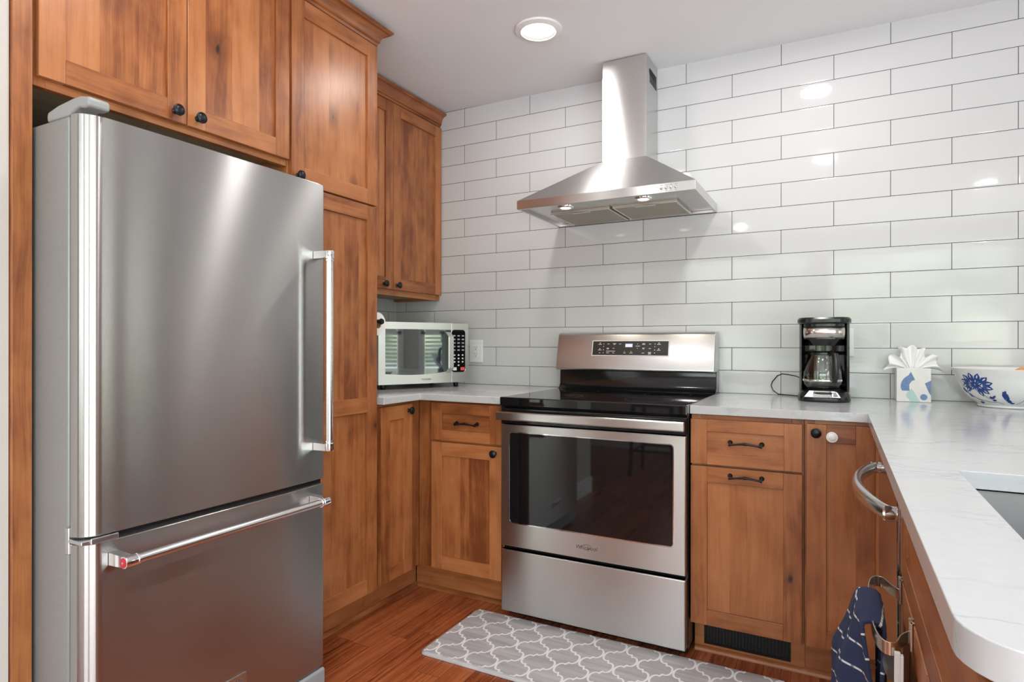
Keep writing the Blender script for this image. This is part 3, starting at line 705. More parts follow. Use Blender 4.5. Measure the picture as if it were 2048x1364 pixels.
mb = MB(); mb.prism([(.968, 1.122), (1.003, 1.122), (1.003, 1.138), (.968, 1.138)], 2, .001, .0015, fn=fnp); build('clock_window', mb, 'display', dp, label='glowing blue clock window')
text('clock_digits', '6:01', .0165, 'display_white', dp, frame(tuple(onpanel(.9855, 1.1295, .0017)), (1, 0, 0), upv), .0002)
mb = MB(); rr_ = random.Random(3)
def mark(x, z, w, h=.0022):
    mb = MB(); mb.prism([(x - w / 2, z - h / 2), (x + w / 2, z - h / 2), (x + w / 2, z + h / 2), (x - w / 2, z + h / 2)], 2, .0012, .0015, fn=fnp); build('key_mark', mb, 'white_ink', dp)
for x in (.842, 1.128):
    for z in (1.135, 1.108): mark(x, z, .017); mark(x, z + .006, .005, .004)
    sx = 1 if x < 1 else -1
    for z in (1.137, 1.124, 1.109, 1.095): mark(x + sx * .0185, z, .0035, .0035)
mark(.842, 1.0945, .008)
for x, z, w in ((.884, 1.137, .010), (.914, 1.139, .016), (.914, 1.1345, .010), (.942, 1.137, .011), (.882, 1.117, .011), (.882, 1.113, .011), (.911, 1.116, .009), (.897, 1.1025, .044), (.883, 1.0945, .015), (.911, 1.0945, .010), (.966, 1.101, .004), (.966, 1.0945, .011), (.998, 1.101, .004), (.998, 1.0945, .015), (1.027, 1.137, .004), (1.028, 1.127, .021), (1.027, 1.117, .004), (1.056, 1.139, .012), (1.056, 1.1345, .014), (1.056, 1.118, .010), (1.056, 1.114, .009), (1.055, 1.0945, .011), (1.086, 1.1365, .010), (1.086, 1.1155, .011), (1.086, 1.098, .015), (1.086, 1.094, .012), (1.086, 1.090, .014)): mark(x, z, w)
# front: vent strip, handle, oven door, drawer
mb = MB(); mb.box(.624, 1.379, -.697, -.664, .808, .872); build('vent_trim', mb, 'black_enamel', t_, bevel=.003)
mb = MB(); mb.box(.6225, 1.3785, -.705, -.664, .306, .806); mbd = mb
bmd = build('oven_door', MB(), 'steel_range', t_)
bpy.data.objects.remove(bmd)
mb = MB()   # door front with a rounded window opening
outer_ = [(.6275, .306), (1.3785, .306), (1.3785, .806), (.6275, .806)]; win = rrect(.664, 1.336, .403, .774, .014)
polys = [[Vector((p[0], p[1], 0)) for p in outer_], [Vector((p[0], p[1], 0)) for p in reversed(win)]]
tri = tessellate_polygon(polys); flat = outer_ + list(reversed(win)); n0 = len(flat)
mb.v = [(p[0], -.705, p[1]) for p in flat] + [(p[0], -.668, p[1]) for p in flat]
for a in tri: mb.f.append(tuple(a)); mb.f.append(tuple(n0 + i for i in reversed(a)))
for i in range(4): j = (i + 1) % 4; mb.f.append((i, j, n0 + j, n0 + i))
for i in range(len(win)): j = (i + 1) % len(win); mb.f.append((4 + i, 4 + j, n0 + 4 + j, n0 + 4 + i))
mb.uv = [[(0, 0)] * len(f) for f in mb.f]; mb.mi = [0] * len(mb.f)
od = build('oven_door', mb, 'steel_range', t_, bevel=.0025)
mb = MB(); mb.prism(rrect(.6655, 1.3345, .4045, .7725, .013), 1, -.7025, -.690); build('oven_window', mb, 'black_glass', od)
mb = MB(); pr = rrect(.6615, 1.3385, .4005, .7765, .0165); pi2 = rrect(.6655, 1.3345, .4045, .7725, .013); n = len(pr)
mb.mesh([(p[0], -.7058, p[1]) for p in pr] + [(p[0], -.7058, p[1]) for p in pi2] + [(p[0], -.7045, p[1]) for p in pr] + [(p[0], -.7020, p[1]) for p in pi2], [(i, (i + 1) % n, n + (i + 1) % n, n + i) for i in range(n)] + [(i, 2 * n + i, 2 * n + (i + 1) % n, (i + 1) % n) for i in range(n)] + [(n + i, n + (i + 1) % n, 3 * n + (i + 1) % n, 3 * n + i) for i in range(n)]); build('window_bezel', mb, 'chrome', od, label='bright silver window edge')
mb = MB(); mb.prism([(-.742, .829), (-.738, .826), (-.724, .826), (-.722, .829), (-.722, .858), (-.726, .861), (-.738, .861), (-.742, .857)], 0, .6205, 1.3795)
hd_ = build('door_handle', mb, 'steel_range', od, bevel=.002)
for xa in (.650, 1.320):
    mb = MB(); mb.box(xa, xa + .03, -.724, -.696, .832, .850); build('handle_mount', mb, 'black', hd_)
text('logo', 'Whirlpool', .021, 'grey_ink', od, frame((1.002, -.7055, .350), (1, 0, 0), (0, 0, 1)), .0006, shear=.25)
mb = MB(); mb.tube([(1.000 + .021 * math.cos(a), -.7058, .352 + .0095 * math.sin(a) + .004 * math.cos(a)) for a in [R(200 - i * 12) for i in range(26)]], .0009, 6); build('logo_swirl', mb, 'grey_ink', od, smooth=True)
mb = MB(); mb.box(.6275, 1.3785, -.703, -.664, .036, .290); build('storage_drawer', mb, 'steel_range', t_, bevel=.004)
mb = MB(); mb.box(.632, 1.374, -.680, -.664, .290, .306); build('drawer_gap', mb, 'black_enamel', t_)

# ------------------------------------------------------------------ hood
t_ = root('range_hood', 'stainless steel chimney range hood on the tile wall above the range', 'range hood', (.985, -.24, 1.74))
x0, x1, yf = .582, 1.368, -.480; c0, c1, cf = .886, 1.092, -.200
mb = MB(); zb, zr, zt = 1.7405, 1.779, 1.985
V = [(x0, yf, zb), (x1, yf, zb), (x1, -.002, zb), (x0, -.002, zb), (x0, yf, zr), (x1, yf, zr), (x1, -.002, zr), (x0, -.002, zr), (c0 - .004, cf - .004, zt), (c1 + .004, cf - .004, zt), (c1 + .004, -.002, zt), (c0 - .004, -.002, zt)]
w = .012
V += [(x0 + w, yf + w, zb), (x1 - w, yf + w, zb), (x1 - w, -.014, zb), (x0 + w, -.014, zb), (x0 + w, yf + w, zb + .012), (x1 - w, yf + w, zb + .012), (x1 - w, -.014, zb + .012), (x0 + w, -.014, zb + .012)]
mb.mesh(V, [(0, 1, 5, 4), (1, 2, 6, 5), (2, 3, 7, 6), (3, 0, 4, 7), (4, 5, 9, 8), (5, 6, 10, 9), (6, 7, 11, 10), (7, 4, 8, 11), (8, 9, 10, 11), (0, 12, 13, 1), (1, 13, 14, 2), (2, 14, 15, 3), (3, 15, 12, 0), (12, 16, 17, 13), (13, 17, 18, 14), (14, 18, 19, 15), (15, 19, 16, 12), (16, 19, 18, 17)])
for q in (9, 10, 11, 12, 17): mb.mi[q] = 1
ca = build('canopy', mb, ['steel_hood', 'steel_flat'], t_, bevel=.0015)
mb = MB(); mb.box(c0, c1, cf, -.002, 1.983, ceil_z(1.0) - .006); mb.box(c0 - .0015, c1 + .0015, cf - .0015, -.002, 1.983, 2.375); ch = build('chimney', mb, 'steel_hood', t_, bevel=.0015, weld=False)
mb = MB()
for i in range(7): mb.box(c1 + .001, c1 + .0022, -.140 + i * .017, -.130 + i * .017, 2.34 - .0, 2.405)
build('vent_slots', mb, 'black_matte', ch)
for (xa, xb) in ((.668, .955), (.969, 1.256)):
    mb = MB(); mb.box(xa, xb, -.300, -.020, 1.7435, 1.7528); f_ = build('grease_filter', mb, 'filter_tan', t_, bevel=.001)
    mb = MB(); 
    for bx_ in ((xa, xb, -.300, -.292), (xa, xb, -.028, -.020), (xa, xa + .008, -.292, -.028), (xb - .008, xb, -.292, -.028)): mb.box(*bx_, 1.7418, 1.7436)
    build('filter_frame', mb, 'steel_bar', f_)
    mb = MB(); xm = (xa + xb) / 2; mb.box(xm - .045, xm + .045, -.290, -.272, 1.7405, 1.7436); build('filter_latch', mb, 'steel_bar', f_, bevel=.001)
for x in (.781, 1.135):
    mb = MB(); mb.lathe([(.024, .0005), (.034, .000), (.037, .005), (.037, .009), (.024, .009)], (x, -.389, 1.7435), n=32, cap=False); h_ = build('lamp_ring', mb, 'chrome', t_, smooth=True)
    mb = MB(); mb.lathe([(0, .003), (.024, .003), (.024, .006), (0, .006)], (x, -.389, 1.7435), n=32); build('lamp_lens', mb, 'hood_lamp', h_, smooth=True)
    l = bpy.data.lights.new('hood_spot', 'SPOT'); l.energy = 5; l.color = (1, .88, .70); l.spot_size = R(110); l.spot_blend = .8; l.shadow_soft_size = .02
    o = bpy.data.objects.new('hood_spot', l); COL.objects.link(o); o.location = (x, -.389, 1.738)
for i in range(4):
    xx = 1.2347 + i * .0192
    mb = MB(); mb.lathe([(.0068, 0), (.0068, .0015), (.0055, .004), (.005, .0045), (0, .005)], (xx, yf + .0002, 1.7595), (0, -1, 0), 20); build('push_button', mb, 'chrome', t_, smooth=True)
mb = MB()
for i in range(4):
    mb = MB(); mb.box(1.2347 + i * .0192 - .005, 1.2347 + i * .0192 + .005, yf - .0006, yf + .0004, 1.7700, 1.7712); build('button_mark', mb, 'grey_ink', t_)
    mb = MB(); mb.box(1.2347 + i * .0192 - .0025, 1.2347 + i * .0192 + .0025, yf - .0006, yf + .0004, 1.7475, 1.7487); build('button_mark', mb, 'grey_ink', t_)

# ------------------------------------------------------------------ refrigerator
t_ = root('refrigerator', 'stainless steel bottom-freezer refrigerator in the cabinet niche', 'refrigerator', (0, -1.81, 0))
YL, YR, XF = -2.178, -1.449, .382
mb = MB(); mb.box(-.44, .318, -2.173, -1.453, .03, 1.653); mb.box(-.40, .29, -2.15, -1.475, .002, .03); build('body', mb, 'fridge_side', t_, bevel=.006, seg=3)
mb = MB(); mb.box(.318, .336, -2.165, -1.462, .09, 1.645); build('gasket', mb, 'black_matte', t_)
def fridge_door(name, z0, z1):
    out = [(.336, YR), (XF - .006, YR)]; out += [(XF, YR - .006)]
    for i in range(1, 24):
        y = (YR - .006) + (YL + .046 - YR + .006) * i / 24; u = (y - (YL + YR) / 2) / .36; out.append((XF + .0045 * max(0, 1 - u * u), y))
    rr0 = .044
    for i in range(0, 11):
        a = R(0 - 90 * i / 10); out.append((XF - rr0 + rr0 * math.cos(a), YL + rr0 + rr0 * math.sin(a)))
    out.append((.336, YL))
    mb = MB(); mb.prism(out, 2, z0, z1); return build(name, mb, 'steel', t_, bevel=.0025, smooth=True, angle=30)
ud = fridge_door('refrigerator_door', .699, 1.652); fd = fridge_door('freezer_drawer', .092, .683)
mb = MB(); mb.box(.336, .370, -2.165, -1.455, .683, .699); build('door_gap_seal', mb, 'black', t_)
mb = MB(); mb.box(.300, .372, -2.15, -1.455, .012, .088); mb.box(.372, .389, -1.66, -1.450, .030, .086); build('toe_grille', mb, 'light_plastic', t_, bevel=.012, seg=4)
# hinge covers
mb = MB(); prof = [(.222, 1.6535), (.222, 1.672), (.228, 1.677), (.27, 1.685), (.33, 1.690), (.36, 1.690), (.392, 1.6835), (.396, 1.679), (.396, 1.662), (.375, 1.661), (.355, 1.6655), (.335, 1.661), (.320, 1.6535)]
mb.prism([(p[0], p[1]) for p in prof], 1, -2.172, -2.125); build('top_hinge_cover', mb, 'light_plastic', t_, bevel=.005, seg=3, smooth=True)
mb = MB(); mb.box(.386, .3905, -2.163, -2.102, .6845, .6985); mb.box(.33, .386, -2.181, -2.110, .6865, .6955); mb.box(.322, .336, -2.182, -2.160, .66, .72); build('middle_hinge', mb, 'alu', t_, bevel=.002)
def bar_handle(parent, p0, p1, armd):
    p0, p1 = Vector(p0), Vector(p1); ax = (p1 - p0).normalized(); L = (p1 - p0).length
    mb = MB(); mb.lathe([(.0115, .028), (.0115, L - .028)], p0, ax, 28); hb = build('handle', mb, 'steel_bar', parent, smooth=True)
    for e, sgn in ((p0, 1), (p1, -1)):
        mb = MB(); mb.lathe([(.0105, 0), (.0135, .001), (.0142, .003), (.0142, .025), (.0125, .0265), (.0125, .0285), (.0138, .030), (.0138, .033), (.011, .0335)], e, ax * sgn, 28)
        c = e + ax * sgn * .012; side = Vector((0, 0, 1)) if abs(ax.y) > .5 else Vector((0, 1, 0))
        a = [c + ax * .0105 + side * .0125, c + ax * .0105 - side * .0125, c - ax * .0105 - side * .0125, c - ax * .0105 + side * .0125]
        b = [q + Vector((-armd, 0, 0)) + (q - c) * .12 for q in a]
        mb.mesh(a + b, [(0, 1, 2, 3), (4, 7, 6, 5), (0, 4, 5, 1), (1, 5, 6, 2), (2, 6, 7, 3), (3, 7, 4, 0)]); build('handle_bracket', mb, 'chrome', hb, smooth=True, label='polished handle bracket')
    return hb
bar_handle(ud, (.441, -1.487, .797), (.441, -1.487, 1.430), .0565)
hh = bar_handle(fd, (.441, -2.122, .641), (.441, -1.492, .641), .0565)
mb = MB(); mb.lathe([(.0112, .0), (.0112, .0012), (0, .0014)], (.441, -2.122, .641), (0, -1, 0), 28); me_ = build('medallion', mb, 'red', hh, smooth=True, label='round red end medallion')
mb = MB(); mb.lathe([(.0032, .0012), (.0032, .0022), (0, .0024)], (.441, -2.122, .641), (0, -1, 0), 16); build('medallion_pin', mb, 'chrome', hh, smooth=True)
mb = MB(); mb.box(.3855, .3895, -1.872, -1.7537, .178, .2125); bd = build('badge', mb, 'alu', fd, bevel=.001)
text('badge_text', 'KitchenAid', .021, 'grey_ink', fd, frame((.3899, -1.813, .1945), (0, 1, 0), (0, 0, 1)), .0003)

# ------------------------------------------------------------------ microwave (own frame: a along the front, b back, z up)
ang = math.atan2(.893, .451)      # direction of the front edge
t_ = root('microwave', 'silver countertop microwave angled in the corner of the left counter', 'microwave', (.135, -.187, .9145), rotz=ang)
# local: x from -W..0 along the front towards the right end, y>0 towards the corner wall
MW = .50; h0, h1 = .0245, .329
mb = MB(); mb.box(-MW + .004, -.004, .012, .345, h0 + .002, h1 - .003); build('body', mb, 'light_plastic', t_, local=True, bevel=.004)
for fx_, fy_ in ((-.045, .04), (-MW + .045, .04), (-.045, .31), (-MW + .045, .31)):
    mb = MB(); mb.lathe([(.011, 0), (.013, .006), (.013, h0 + .004)], (fx_, fy_, 0)); build('foot', mb, 'black', t_, local=True, smooth=True)
xs = -.102   # split between door and control side
def mwface(name, a0, a1, win_poly, glassmat):
    out = [(a0, h0), (a1, h0), (a1, h1), (a0, h1)]; polys = [[Vector((p[0], p[1], 0)) for p in out], [Vector((p[0], p[1], 0)) for p in reversed(win_poly)]]
    tri = tessellate_polygon(polys); flat = out + list(reversed(win_poly)); n0 = len(flat); mb = MB()
    mb.v = [(p[0], -.012, p[1]) for p in flat] + [(p[0], .012, p[1]) for p in flat]
    for a in tri: mb.f.append(tuple(a)); mb.f.append(tuple(n0 + i for i in reversed(a)))
    for i in range(4): j = (i + 1) % 4; mb.f.append((i, j, n0 + j, n0 + i))
    for i in range(len(win_poly)): j = (i + 1) % len(win_poly); mb.f.append((4 + i, 4 + j, n0 + 4 + j, n0 + 4 + i))
    mb.uv = [[(0, 0)] * len(f) for f in mb.f]; mb.mi = [0] * len(mb.f)
    return build(name, mb, 'steel_mw', t_, local=True, bevel=.0015)
wz0, wz1 = h0 + .046, h1 - .034
wp = [(-MW + .035, wz1), (-MW + .035, wz0 + .006)] + [(-MW + .035 + (MW - .035 + xs) * i / 12, wz0 + .012 - .016 * math.sin(PI * (.12 + .72 * i / 12)) + .010 * (i / 12) ** 2) for i in range(13)] + [(xs, wz1)]
wp = [(xs - .0005, wz1)] + [p for p in wp[:-1]]
wp = [(p[0] if p[0] < xs - .001 else xs - .001, p[1]) for p in wp]
wp = wp[::-1]
dm = mwface('door', -MW, xs - .0008, [(max(p[0], -MW + .03), p[1]) for p in wp], 'black_glass')
mb = MB(); mb.prism([(max(p[0], -MW + .03), p[1]) for p in wp], 1, -.0108, .0); build('door_window', mb, 'mw_glass' if 'mw_glass' in M else 'black_glass', dm, local=True)
cpoly = rrect(xs + .003, -.018, wz0 + .006, wz1, .016)
cc = mwface('control_side', xs + .0008, 0, cpoly, 'black_glass')
mb = MB(); mb.prism(cpoly, 1, -.0108, .0); kp = build('keypad', mb, 'black_glass', cc, local=True)
mb = MB()
for r_ in range(4):
    for c_ in range(3):
        if r_ == 3 and c_ != 1: continue
        x = -.082 + c_ * .024; z = wz0 + .094 - r_ * .0175
        mb.box(x - .0042, x + .0042, -.0114, -.0106, z - .0036, z + .0036)
build('number_keys', mb, 'white_ink', kp, local=True, label='white printed number keys')
mb = MB(); mb.box(-.092, -.070, -.0118, -.0106, wz0 + .015, wz0 + .031); build('stop_key', mb, 'white_ink', kp, local=True, label='white key')
mb = MB(); mb.box(-.046, -.022, -.0118, -.0106, wz0 + .015, wz0 + .031); build('start_key', mb, 'red_key', kp, local=True, label='red key')
mb = MB()
for r_ in range(5):
    for c_ in range(3): x = -.084 + c_ * .026; z = wz0 + .194 - r_ * .0185; mb.box(x - .007, x + .007, -.0112, -.0106, z - .0035, z + .0035)
build('function_keys', mb, 'grey_plastic', kp, local=True, label='grey function keys')
mb = MB(); mb.box(xs - .006, xs + .006, .0, .0118, h0 + .004, h1 - .004); build('seam_strip', mb, 'black', dm, local=True)
# handle: chunky bar with bevelled ends
mb = MB(); zc0, zc1 = wz0 + .002, wz1 - .010
hp = [(-.012, zc0), (-.046, zc0 + .026), (-.046, zc1 - .026), (-.012, zc1)]
mb.prism([(p[0], p[1]) for p in hp], 0, xs - .034, xs - .004); hm = build('handle', mb, 'steel_mw', dm, local=True, bevel=.002)
mb = MB(); hp2 = [(-.0105, zc0 + .004), (-.044, zc0 + .028), (-.044, zc1 - .028), (-.0105, zc1 - .004)]; mb.prism(hp2, 0, xs - .0352, xs - .0341); build('handle_side', mb, 'black', hm, local=True, label='black inner side of the handle')
text('brand_text', 'TOSHIBA', .0135, 'grey_ink', dm, frame((-.245, -.0124, h0 + .020), (1, 0, 0), (0, 0, 1)), .0003, local=True)

# paper towel
t_ = root('paper_towel_holder', 'dark metal paper towel rod fixed to the pantry side', 'towel holder', (.02, -.938, 1.235))
mb = MB(); mb.tube([(-.19, -.868, 1.232), (.128, -.868, 1.232)], .006, 12); build('rod', mb, 'knob', t_, smooth=True)
mb = MB(); mb.lathe([(.006, -.004), (.011, 0), (.0135, .006), (.011, .013), (0, .016)], (.124, -.868, 1.232), (1, 0, 0), 20); build('end_knob', mb, 'knob', t_, smooth=True)
mb = MB(); mb.box(-.196, -.184, -.9392, -.862, 1.222, 1.242); build('arm', mb, 'knob', t_, bevel=.002)
mb = MB(); mb.lathe([(.020, 0), (.049, 0), (.0495, .001), (.0495, .279), (.049, .28), (.020, .28), (.020, 0)], (-.167, -.868, 1.222), (1, 0, 0), 40)
o = build('paper_towel_roll', mb, 'paper', smooth=True, at=(-.03, -.868, 1.17)); tag(o, 'white paper towel roll beside the pantry above the microwave', 'paper towels')
mb2 = MB(); mb2.lathe([(.0185, .001), (.0200, .0), (.0200, .279), (.0185, .279), (.0185, .001)], (-.1665, -.868, 1.222), (1, 0, 0), 30); c_ = build('cardboard_core', mb2, 'wood_raw', None, smooth=True, at=(-.03, -.868, 1.17)); c_.parent = o; c_.location = (0, 0, 0)

# outlets
def outlet(x0, x1, z0, z1, label):
    t_ = root('wall_outlet', label, 'outlet', ((x0 + x1) / 2, -.001, z0)); xm, zm = (x0 + x1) / 2, (z0 + z1) / 2
    mb = MB(); mb.box(x0, x1, -.0065, -.0005, z0, z1); build('cover_plate', mb, 'white_plastic', t_, bevel=.003, seg=3)
    mb = MB(); mb.box(xm - .0165, xm + .0165, -.0085, -.006, zm - .034, zm + .034); s_ = build('socket', mb, 'white_plastic', t_, bevel=.001)
    mb = MB()
    for zc in (zm + .018, zm - .018):
        mb.box(xm - .008, xm - .006, -.0088, -.0084, zc, zc + .009); mb.box(xm + .006, xm + .008, -.0088, -.0084, zc, zc + .008); mb.lathe([(0, 0), (.0028, 0), (.0028, .0003), (0, .0003)], (xm, -.0085, zc - .007), (0, -1, 0), 12)
    build('slots', mb, 'grey_ink', s_)
outlet(.0365, .1213, 1.0344, 1.1593, 'white duplex wall outlet between the microwave and the range')
outlet(1.840, 1.9172, 1.085, 1.203, 'white wall outlet mostly hidden behind the coffee maker')

# ------------------------------------------------------------------ coffee maker
cx = 1.810
t_ = root('coffee_maker', 'black and steel drip coffee maker on the right counter', 'coffee maker', (cx, -.20, .9145))
def sup(cx_, cy, a, b, p=2.6, n=40, y1=None):
    out = []
    for i in range(n):
        t0 = 2 * PI * i / n; c, s_ = math.cos(t0), math.sin(t0)
        x = cx_ + a * math.copysign(abs(c) ** (2 / p), c); y = cy + b * math.copysign(abs(s_) ** (2 / p), s_)
        out.append((x, y))
    return out
def loft(mb, rings, mi=0):
    n = len(rings[0]); b = len(mb.v)
    for r_ in rings: mb.v += [tuple(p) for p in r_]
    for j in range(len(rings) - 1):
        for i in range(n):
            k = (i + 1) % n; mb.f.append((b + j * n + i, b + j * n + k, b + (j + 1) * n + k, b + (j + 1) * n + i)); mb.uv.append([(0, 0)] * 4); mb.mi.append(mi)
    mb.f.append(tuple(b + i for i in reversed(range(n)))); mb.uv.append([(0, 0)] * n); mb.mi.append(mi)
    mb.f.append(tuple(b + (len(rings) - 1) * n + i for i in range(n))); mb.uv.append([(0, 0)] * n); mb.mi.append(mi)
def ring(cx_, cy, a, b, z, p=2.6): return [(x, y, z) for x, y in sup(cx_, cy, a, b, p)]
mb = MB(); loft(mb, [ring(cx, -.200, .0925, .103, .9147, 3), ring(cx, -.200, .094, .105, .919, 3), ring(cx, -.200, .0925, .103, .934, 3), ring(cx, -.197, .088, .097, .950, 3), ring(cx, -.19, .078, .088, .957, 3)])
b_ = build('base', mb, 'black', t_, smooth=True)
mb = MB(); mb.lathe([(0, 0), (.060, 0), (.062, .003), (.060, .006), (0, .006)], (cx, -.205, .955), n=36); build('hot_plate', mb, 'black_matte', t_, smooth=True)
mb = MB()   # back column with side wings
col = [(cx - .087, -.105), (cx - .090, -.14), (cx - .088, -.215), (cx - .079, -.232), (cx - .074, -.215), (cx - .070, -.150), (cx, -.118), (cx + .070, -.150), (cx + .074, -.215), (cx + .079, -.232), (cx + .088, -.215), (cx + .090, -.14), (cx + .087, -.105), (cx + .06, -.095), (cx - .06, -.095)]
mb.prism(col, 2, .950, 1.220); build('water_tank', mb, 'black_enamel', t_, smooth=True, angle=50)
mb = MB(); loft(mb, [ring(cx, -.197, .050, .066, 1.131, 2.6), ring(cx, -.197, .066, .078, 1.156, 2.6)]); build('filter_basket', mb, 'black', t_, smooth=True)
mb = MB(); loft(mb, [ring(cx, -.195, .0745, .084, 1.156, 3), ring(cx, -.195, .0755, .085, 1.215, 3)]); build('brew_head', mb, 'black', t_, smooth=True)
mb = MB(); pts2 = [p for p in sup(cx, -.195, .0760, .0855, 3, 80) if p[1] < -.225]; pts2.sort(key=lambda p: p[0])
n = len(pts2); mb.mesh([(p[0], p[1], 1.162) for p in pts2] + [(p[0], p[1], 1.2055) for p in pts2], [(i, i + 1, n + i + 1, n + i) for i in range(n - 1)]); sb = build('steel_band', mb, 'steel_cm' if 'steel_cm' in M else 'steel_bar', t_, smooth=True)
m_ = sb.modifiers.new('thick', 'SOLIDIFY'); m_.thickness = .0012; m_.offset = 1
text('brand_text', 'Hamilton Beach', .0095, 'white_ink', t_, frame((cx, -.2822, 1.186), (1, 0, 0), (0, 0, 1)), .0004)
mb = MB(); loft(mb, [ring(cx, -.190, .090, .098, 1.216, 3.6), ring(cx, -.190, .0955, .103, 1.221, 3.6), ring(cx, -.190, .0955, .103, 1.233, 3.6), ring(cx, -.190, .090, .098, 1.240, 3.6)]); build('lid', mb, 'black', t_, smooth=True)
# sloped control panel
def cpn(a, b, c): return (cx + a, -.306 + b * .75 - c * .73, .932 + b * .80 + c * .68)
mb = MB(); mb.prism([(-.068, 0), (.060, 0), (.045, .030), (-.050, .030)], 2, -.004, .001, fn=cpn); pn = build('control_panel', mb, 'black', t_)
for pa in ([(-.066, .001), (-.038, .001), (-.034, .029), (-.049, .029)], [(.030, .001), (.058, .001), (.043, .029), (.026, .029)]):
    mb = MB(); mb.prism(pa, 2, .0008, .0018, fn=cpn); build('side_plate', mb, 'grey_steel', pn)
mb = MB(); mb.prism([(-.034, .003), (.024, .003), (.020, .028), (-.030, .028)], 2, .0008, .0016, fn=cpn); build('clock_display', mb, 'grey_plastic', pn)
mb = MB(); mb.prism([(.034, .007), (.049, .007), (.041, .022), (.032, .022)], 2, .0018, .004, fn=cpn); build('switch', mb, 'black', pn)
mb = MB(); mb.tube([(1.722, -.108, .996), (1.70, -.06, 1.001), (1.6686, -.025, 1.005), (1.6453, -.02, 1.008), (1.6247, -.02, .9985), (1.6045, -.02, .972), (1.5996, -.02, .955), (1.608, -.02, .934), (1.628, -.022, .9195), (1.66, -.03, .9175), (1.72, -.08, .9175)], .0024, 8); build('power_cord', mb, 'black', t_, smooth=True)
# carafe
cy = -.212; t_ = root('coffee_carafe', 'clear glass coffee carafe on the hot plate of the coffee maker', 'carafe', (cx - .004, cy, .9615))
prof = [(.0, .000), (.055, .0005), (.066, .006), (.0725, .020), (.0745, .040), (.0725, .065), (.066, .090), (.057, .115), (.050, .133), (.049, .140)]
ip = [(r_ - .0025 if r_ > .003 else 0, max(h, .003) if i < 2 else h) for i, (r_, h) in enumerate(prof)]
mb = MB(); mb.lathe(prof + ip[::-1], (cx - .004, cy, .9617), n=44); gl = build('glass_jug', mb, 'glass', t_, smooth=True)
mb = MB(); mb.lathe([(.0, .146), (.045, .146), (.053, .142), (.0535, .134), (.0505, .132), (.0, .132)], (cx - .004, cy, .9617), n=40); build('lid', mb, 'black', t_, smooth=True)
mb = MB(); mb.lathe([(.0748, .030), (.0755, .031), (.0755, .037), (.0748, .038)], (cx - .004, cy, .9617), n=44); build('steel_ring', mb, 'chrome', t_, smooth=True)
hd = Vector((.50, -.866, 0)); c_ = Vector((cx - .004, cy, .9617)); hp = [(.048, .137), (.070, .143), (.086, .134), (.091, .110), (.092, .075), (.090, .045), (.084, .032), (.076, .034)]
mb = MB(); mb.tube([tuple(c_ + hd * r_ + Vector((0, 0, h))) for r_, h in hp], [.010, .011, .012, .012, .011, .010, .009, .007], 12); build('handle', mb, 'black', t_, smooth=True)

# ------------------------------------------------------------------ tissue box
t_ = root('tissue_box', 'white cube tissue box with blue and mint shapes beside the coffee maker', 'tissue box', (2.116, -.063, .9145))
bx0, bx1, by0, by1 = 2.060, 2.172, -.118, -.008
mb = MB(); mb.box(bx0, bx1, by0, by1, .9145, 1.0435); tb = build('carton', mb, 'box_white', t_, bevel=.0015)
def bp_(u, v, out=.0004): return (bx0 + u * .112, by0 - out, .9145 + v * .129)
def shape(name, poly, mat): 
    mb = MB(); n = len(poly); mb.mesh([bp_(u, v, .0004) for u, v in poly] + [bp_(u, v, 0) for u, v in poly], [tuple(range(n))] + [(i, (i + 1) % n, n + (i + 1) % n, n + i) for i in range(n)]); return build(name, mb, mat, tb)
mb = MB()
def shp(poly, mi):
    n = len(poly); mb.mesh([bp_(u, v, .0004) for u, v in poly] + [bp_(u, v, 0) for u, v in poly], [tuple(range(n))] + [(i, (i + 1) % n, n + (i + 1) % n, n + i) for i in range(n)], mi)
def arcp(cx_, cy_, r_, a0, a1, n=12): return [(cx_ + r_ * math.cos(R(a0 + (a1 - a0) * i / n)), cy_ + r_ * 0.87 * math.sin(R(a0 + (a1 - a0) * i / n))) for i in range(n + 1)]
shp([(.38, .33), (.16, .33)] + arcp(.55, .46, .43, 190, 118, 10) + [(.42, .90), (.54, .66), (.44, .62), (.37, .52)], 0)
shp([(.82, .56), (.995, .65), (.995, .20), (.94, .28)], 0)
shp(arcp(.79, .15, .105, 0, 345, 20), 0)
shp([(.68, .01), (.40, .01)] + arcp(.42, .20, .14, 235, 130, 8) + [(.44, .40), (.50, .32)], 1)
build('printed_shapes', mb, ['tissue_blue', 'tissue_mint'], tb, label='blue and mint printed shapes', weld=False)
mb = MB(); mb.lathe([(0, 0), (.03, 0), (.03, .0005), (0, .0005)], (2.116, -.063, 1.0434), n=24); build('opening', mb, 'paper', tb)
# tissue: pleated fan with two drooping wings
mb = MB(); nu, nv = 72, 10; ox, oy, oz = 2.116, -.063, 1.0405
grid = []
for i in range(nu + 1):
    a = -1 + 2 * i / nu; th = a * R(82)
    top = .092 if abs(a) < .40 else .092 - .0 * 1
    L = .088 * (1 - .12 * a) if abs(a) < .38 else (.092 if abs(a) > .55 else .070)
    L *= 1 + .07 * math.cos(a * 19)
    row = []
    for j in range(nv + 1):
        q = j / nv; droop = .0 if abs(a) < .4 else (abs(a) - .4) * .020 * q * q * 2
        w_ = .022 + .0
        x = ox + a * .022 * (1 - q) + math.sin(th) * L * q; z = oz + math.cos(th) * L * q * .95 - droop + .004 * q
        y = oy + (.003 + .007 * q) * math.sin(i * .62 + .4 * math.sin(i * .31)) - .012 * q * (1 if abs(a) > .4 else .3)
        row.append((x, y, z))
    grid.append(row)
vs = [p for r_ in grid for p in r_]; fs = [(i * (nv + 1) + j, (i + 1) * (nv + 1) + j, (i + 1) * (nv + 1) + j + 1, i * (nv + 1) + j + 1) for i in range(nu) for j in range(nv)]
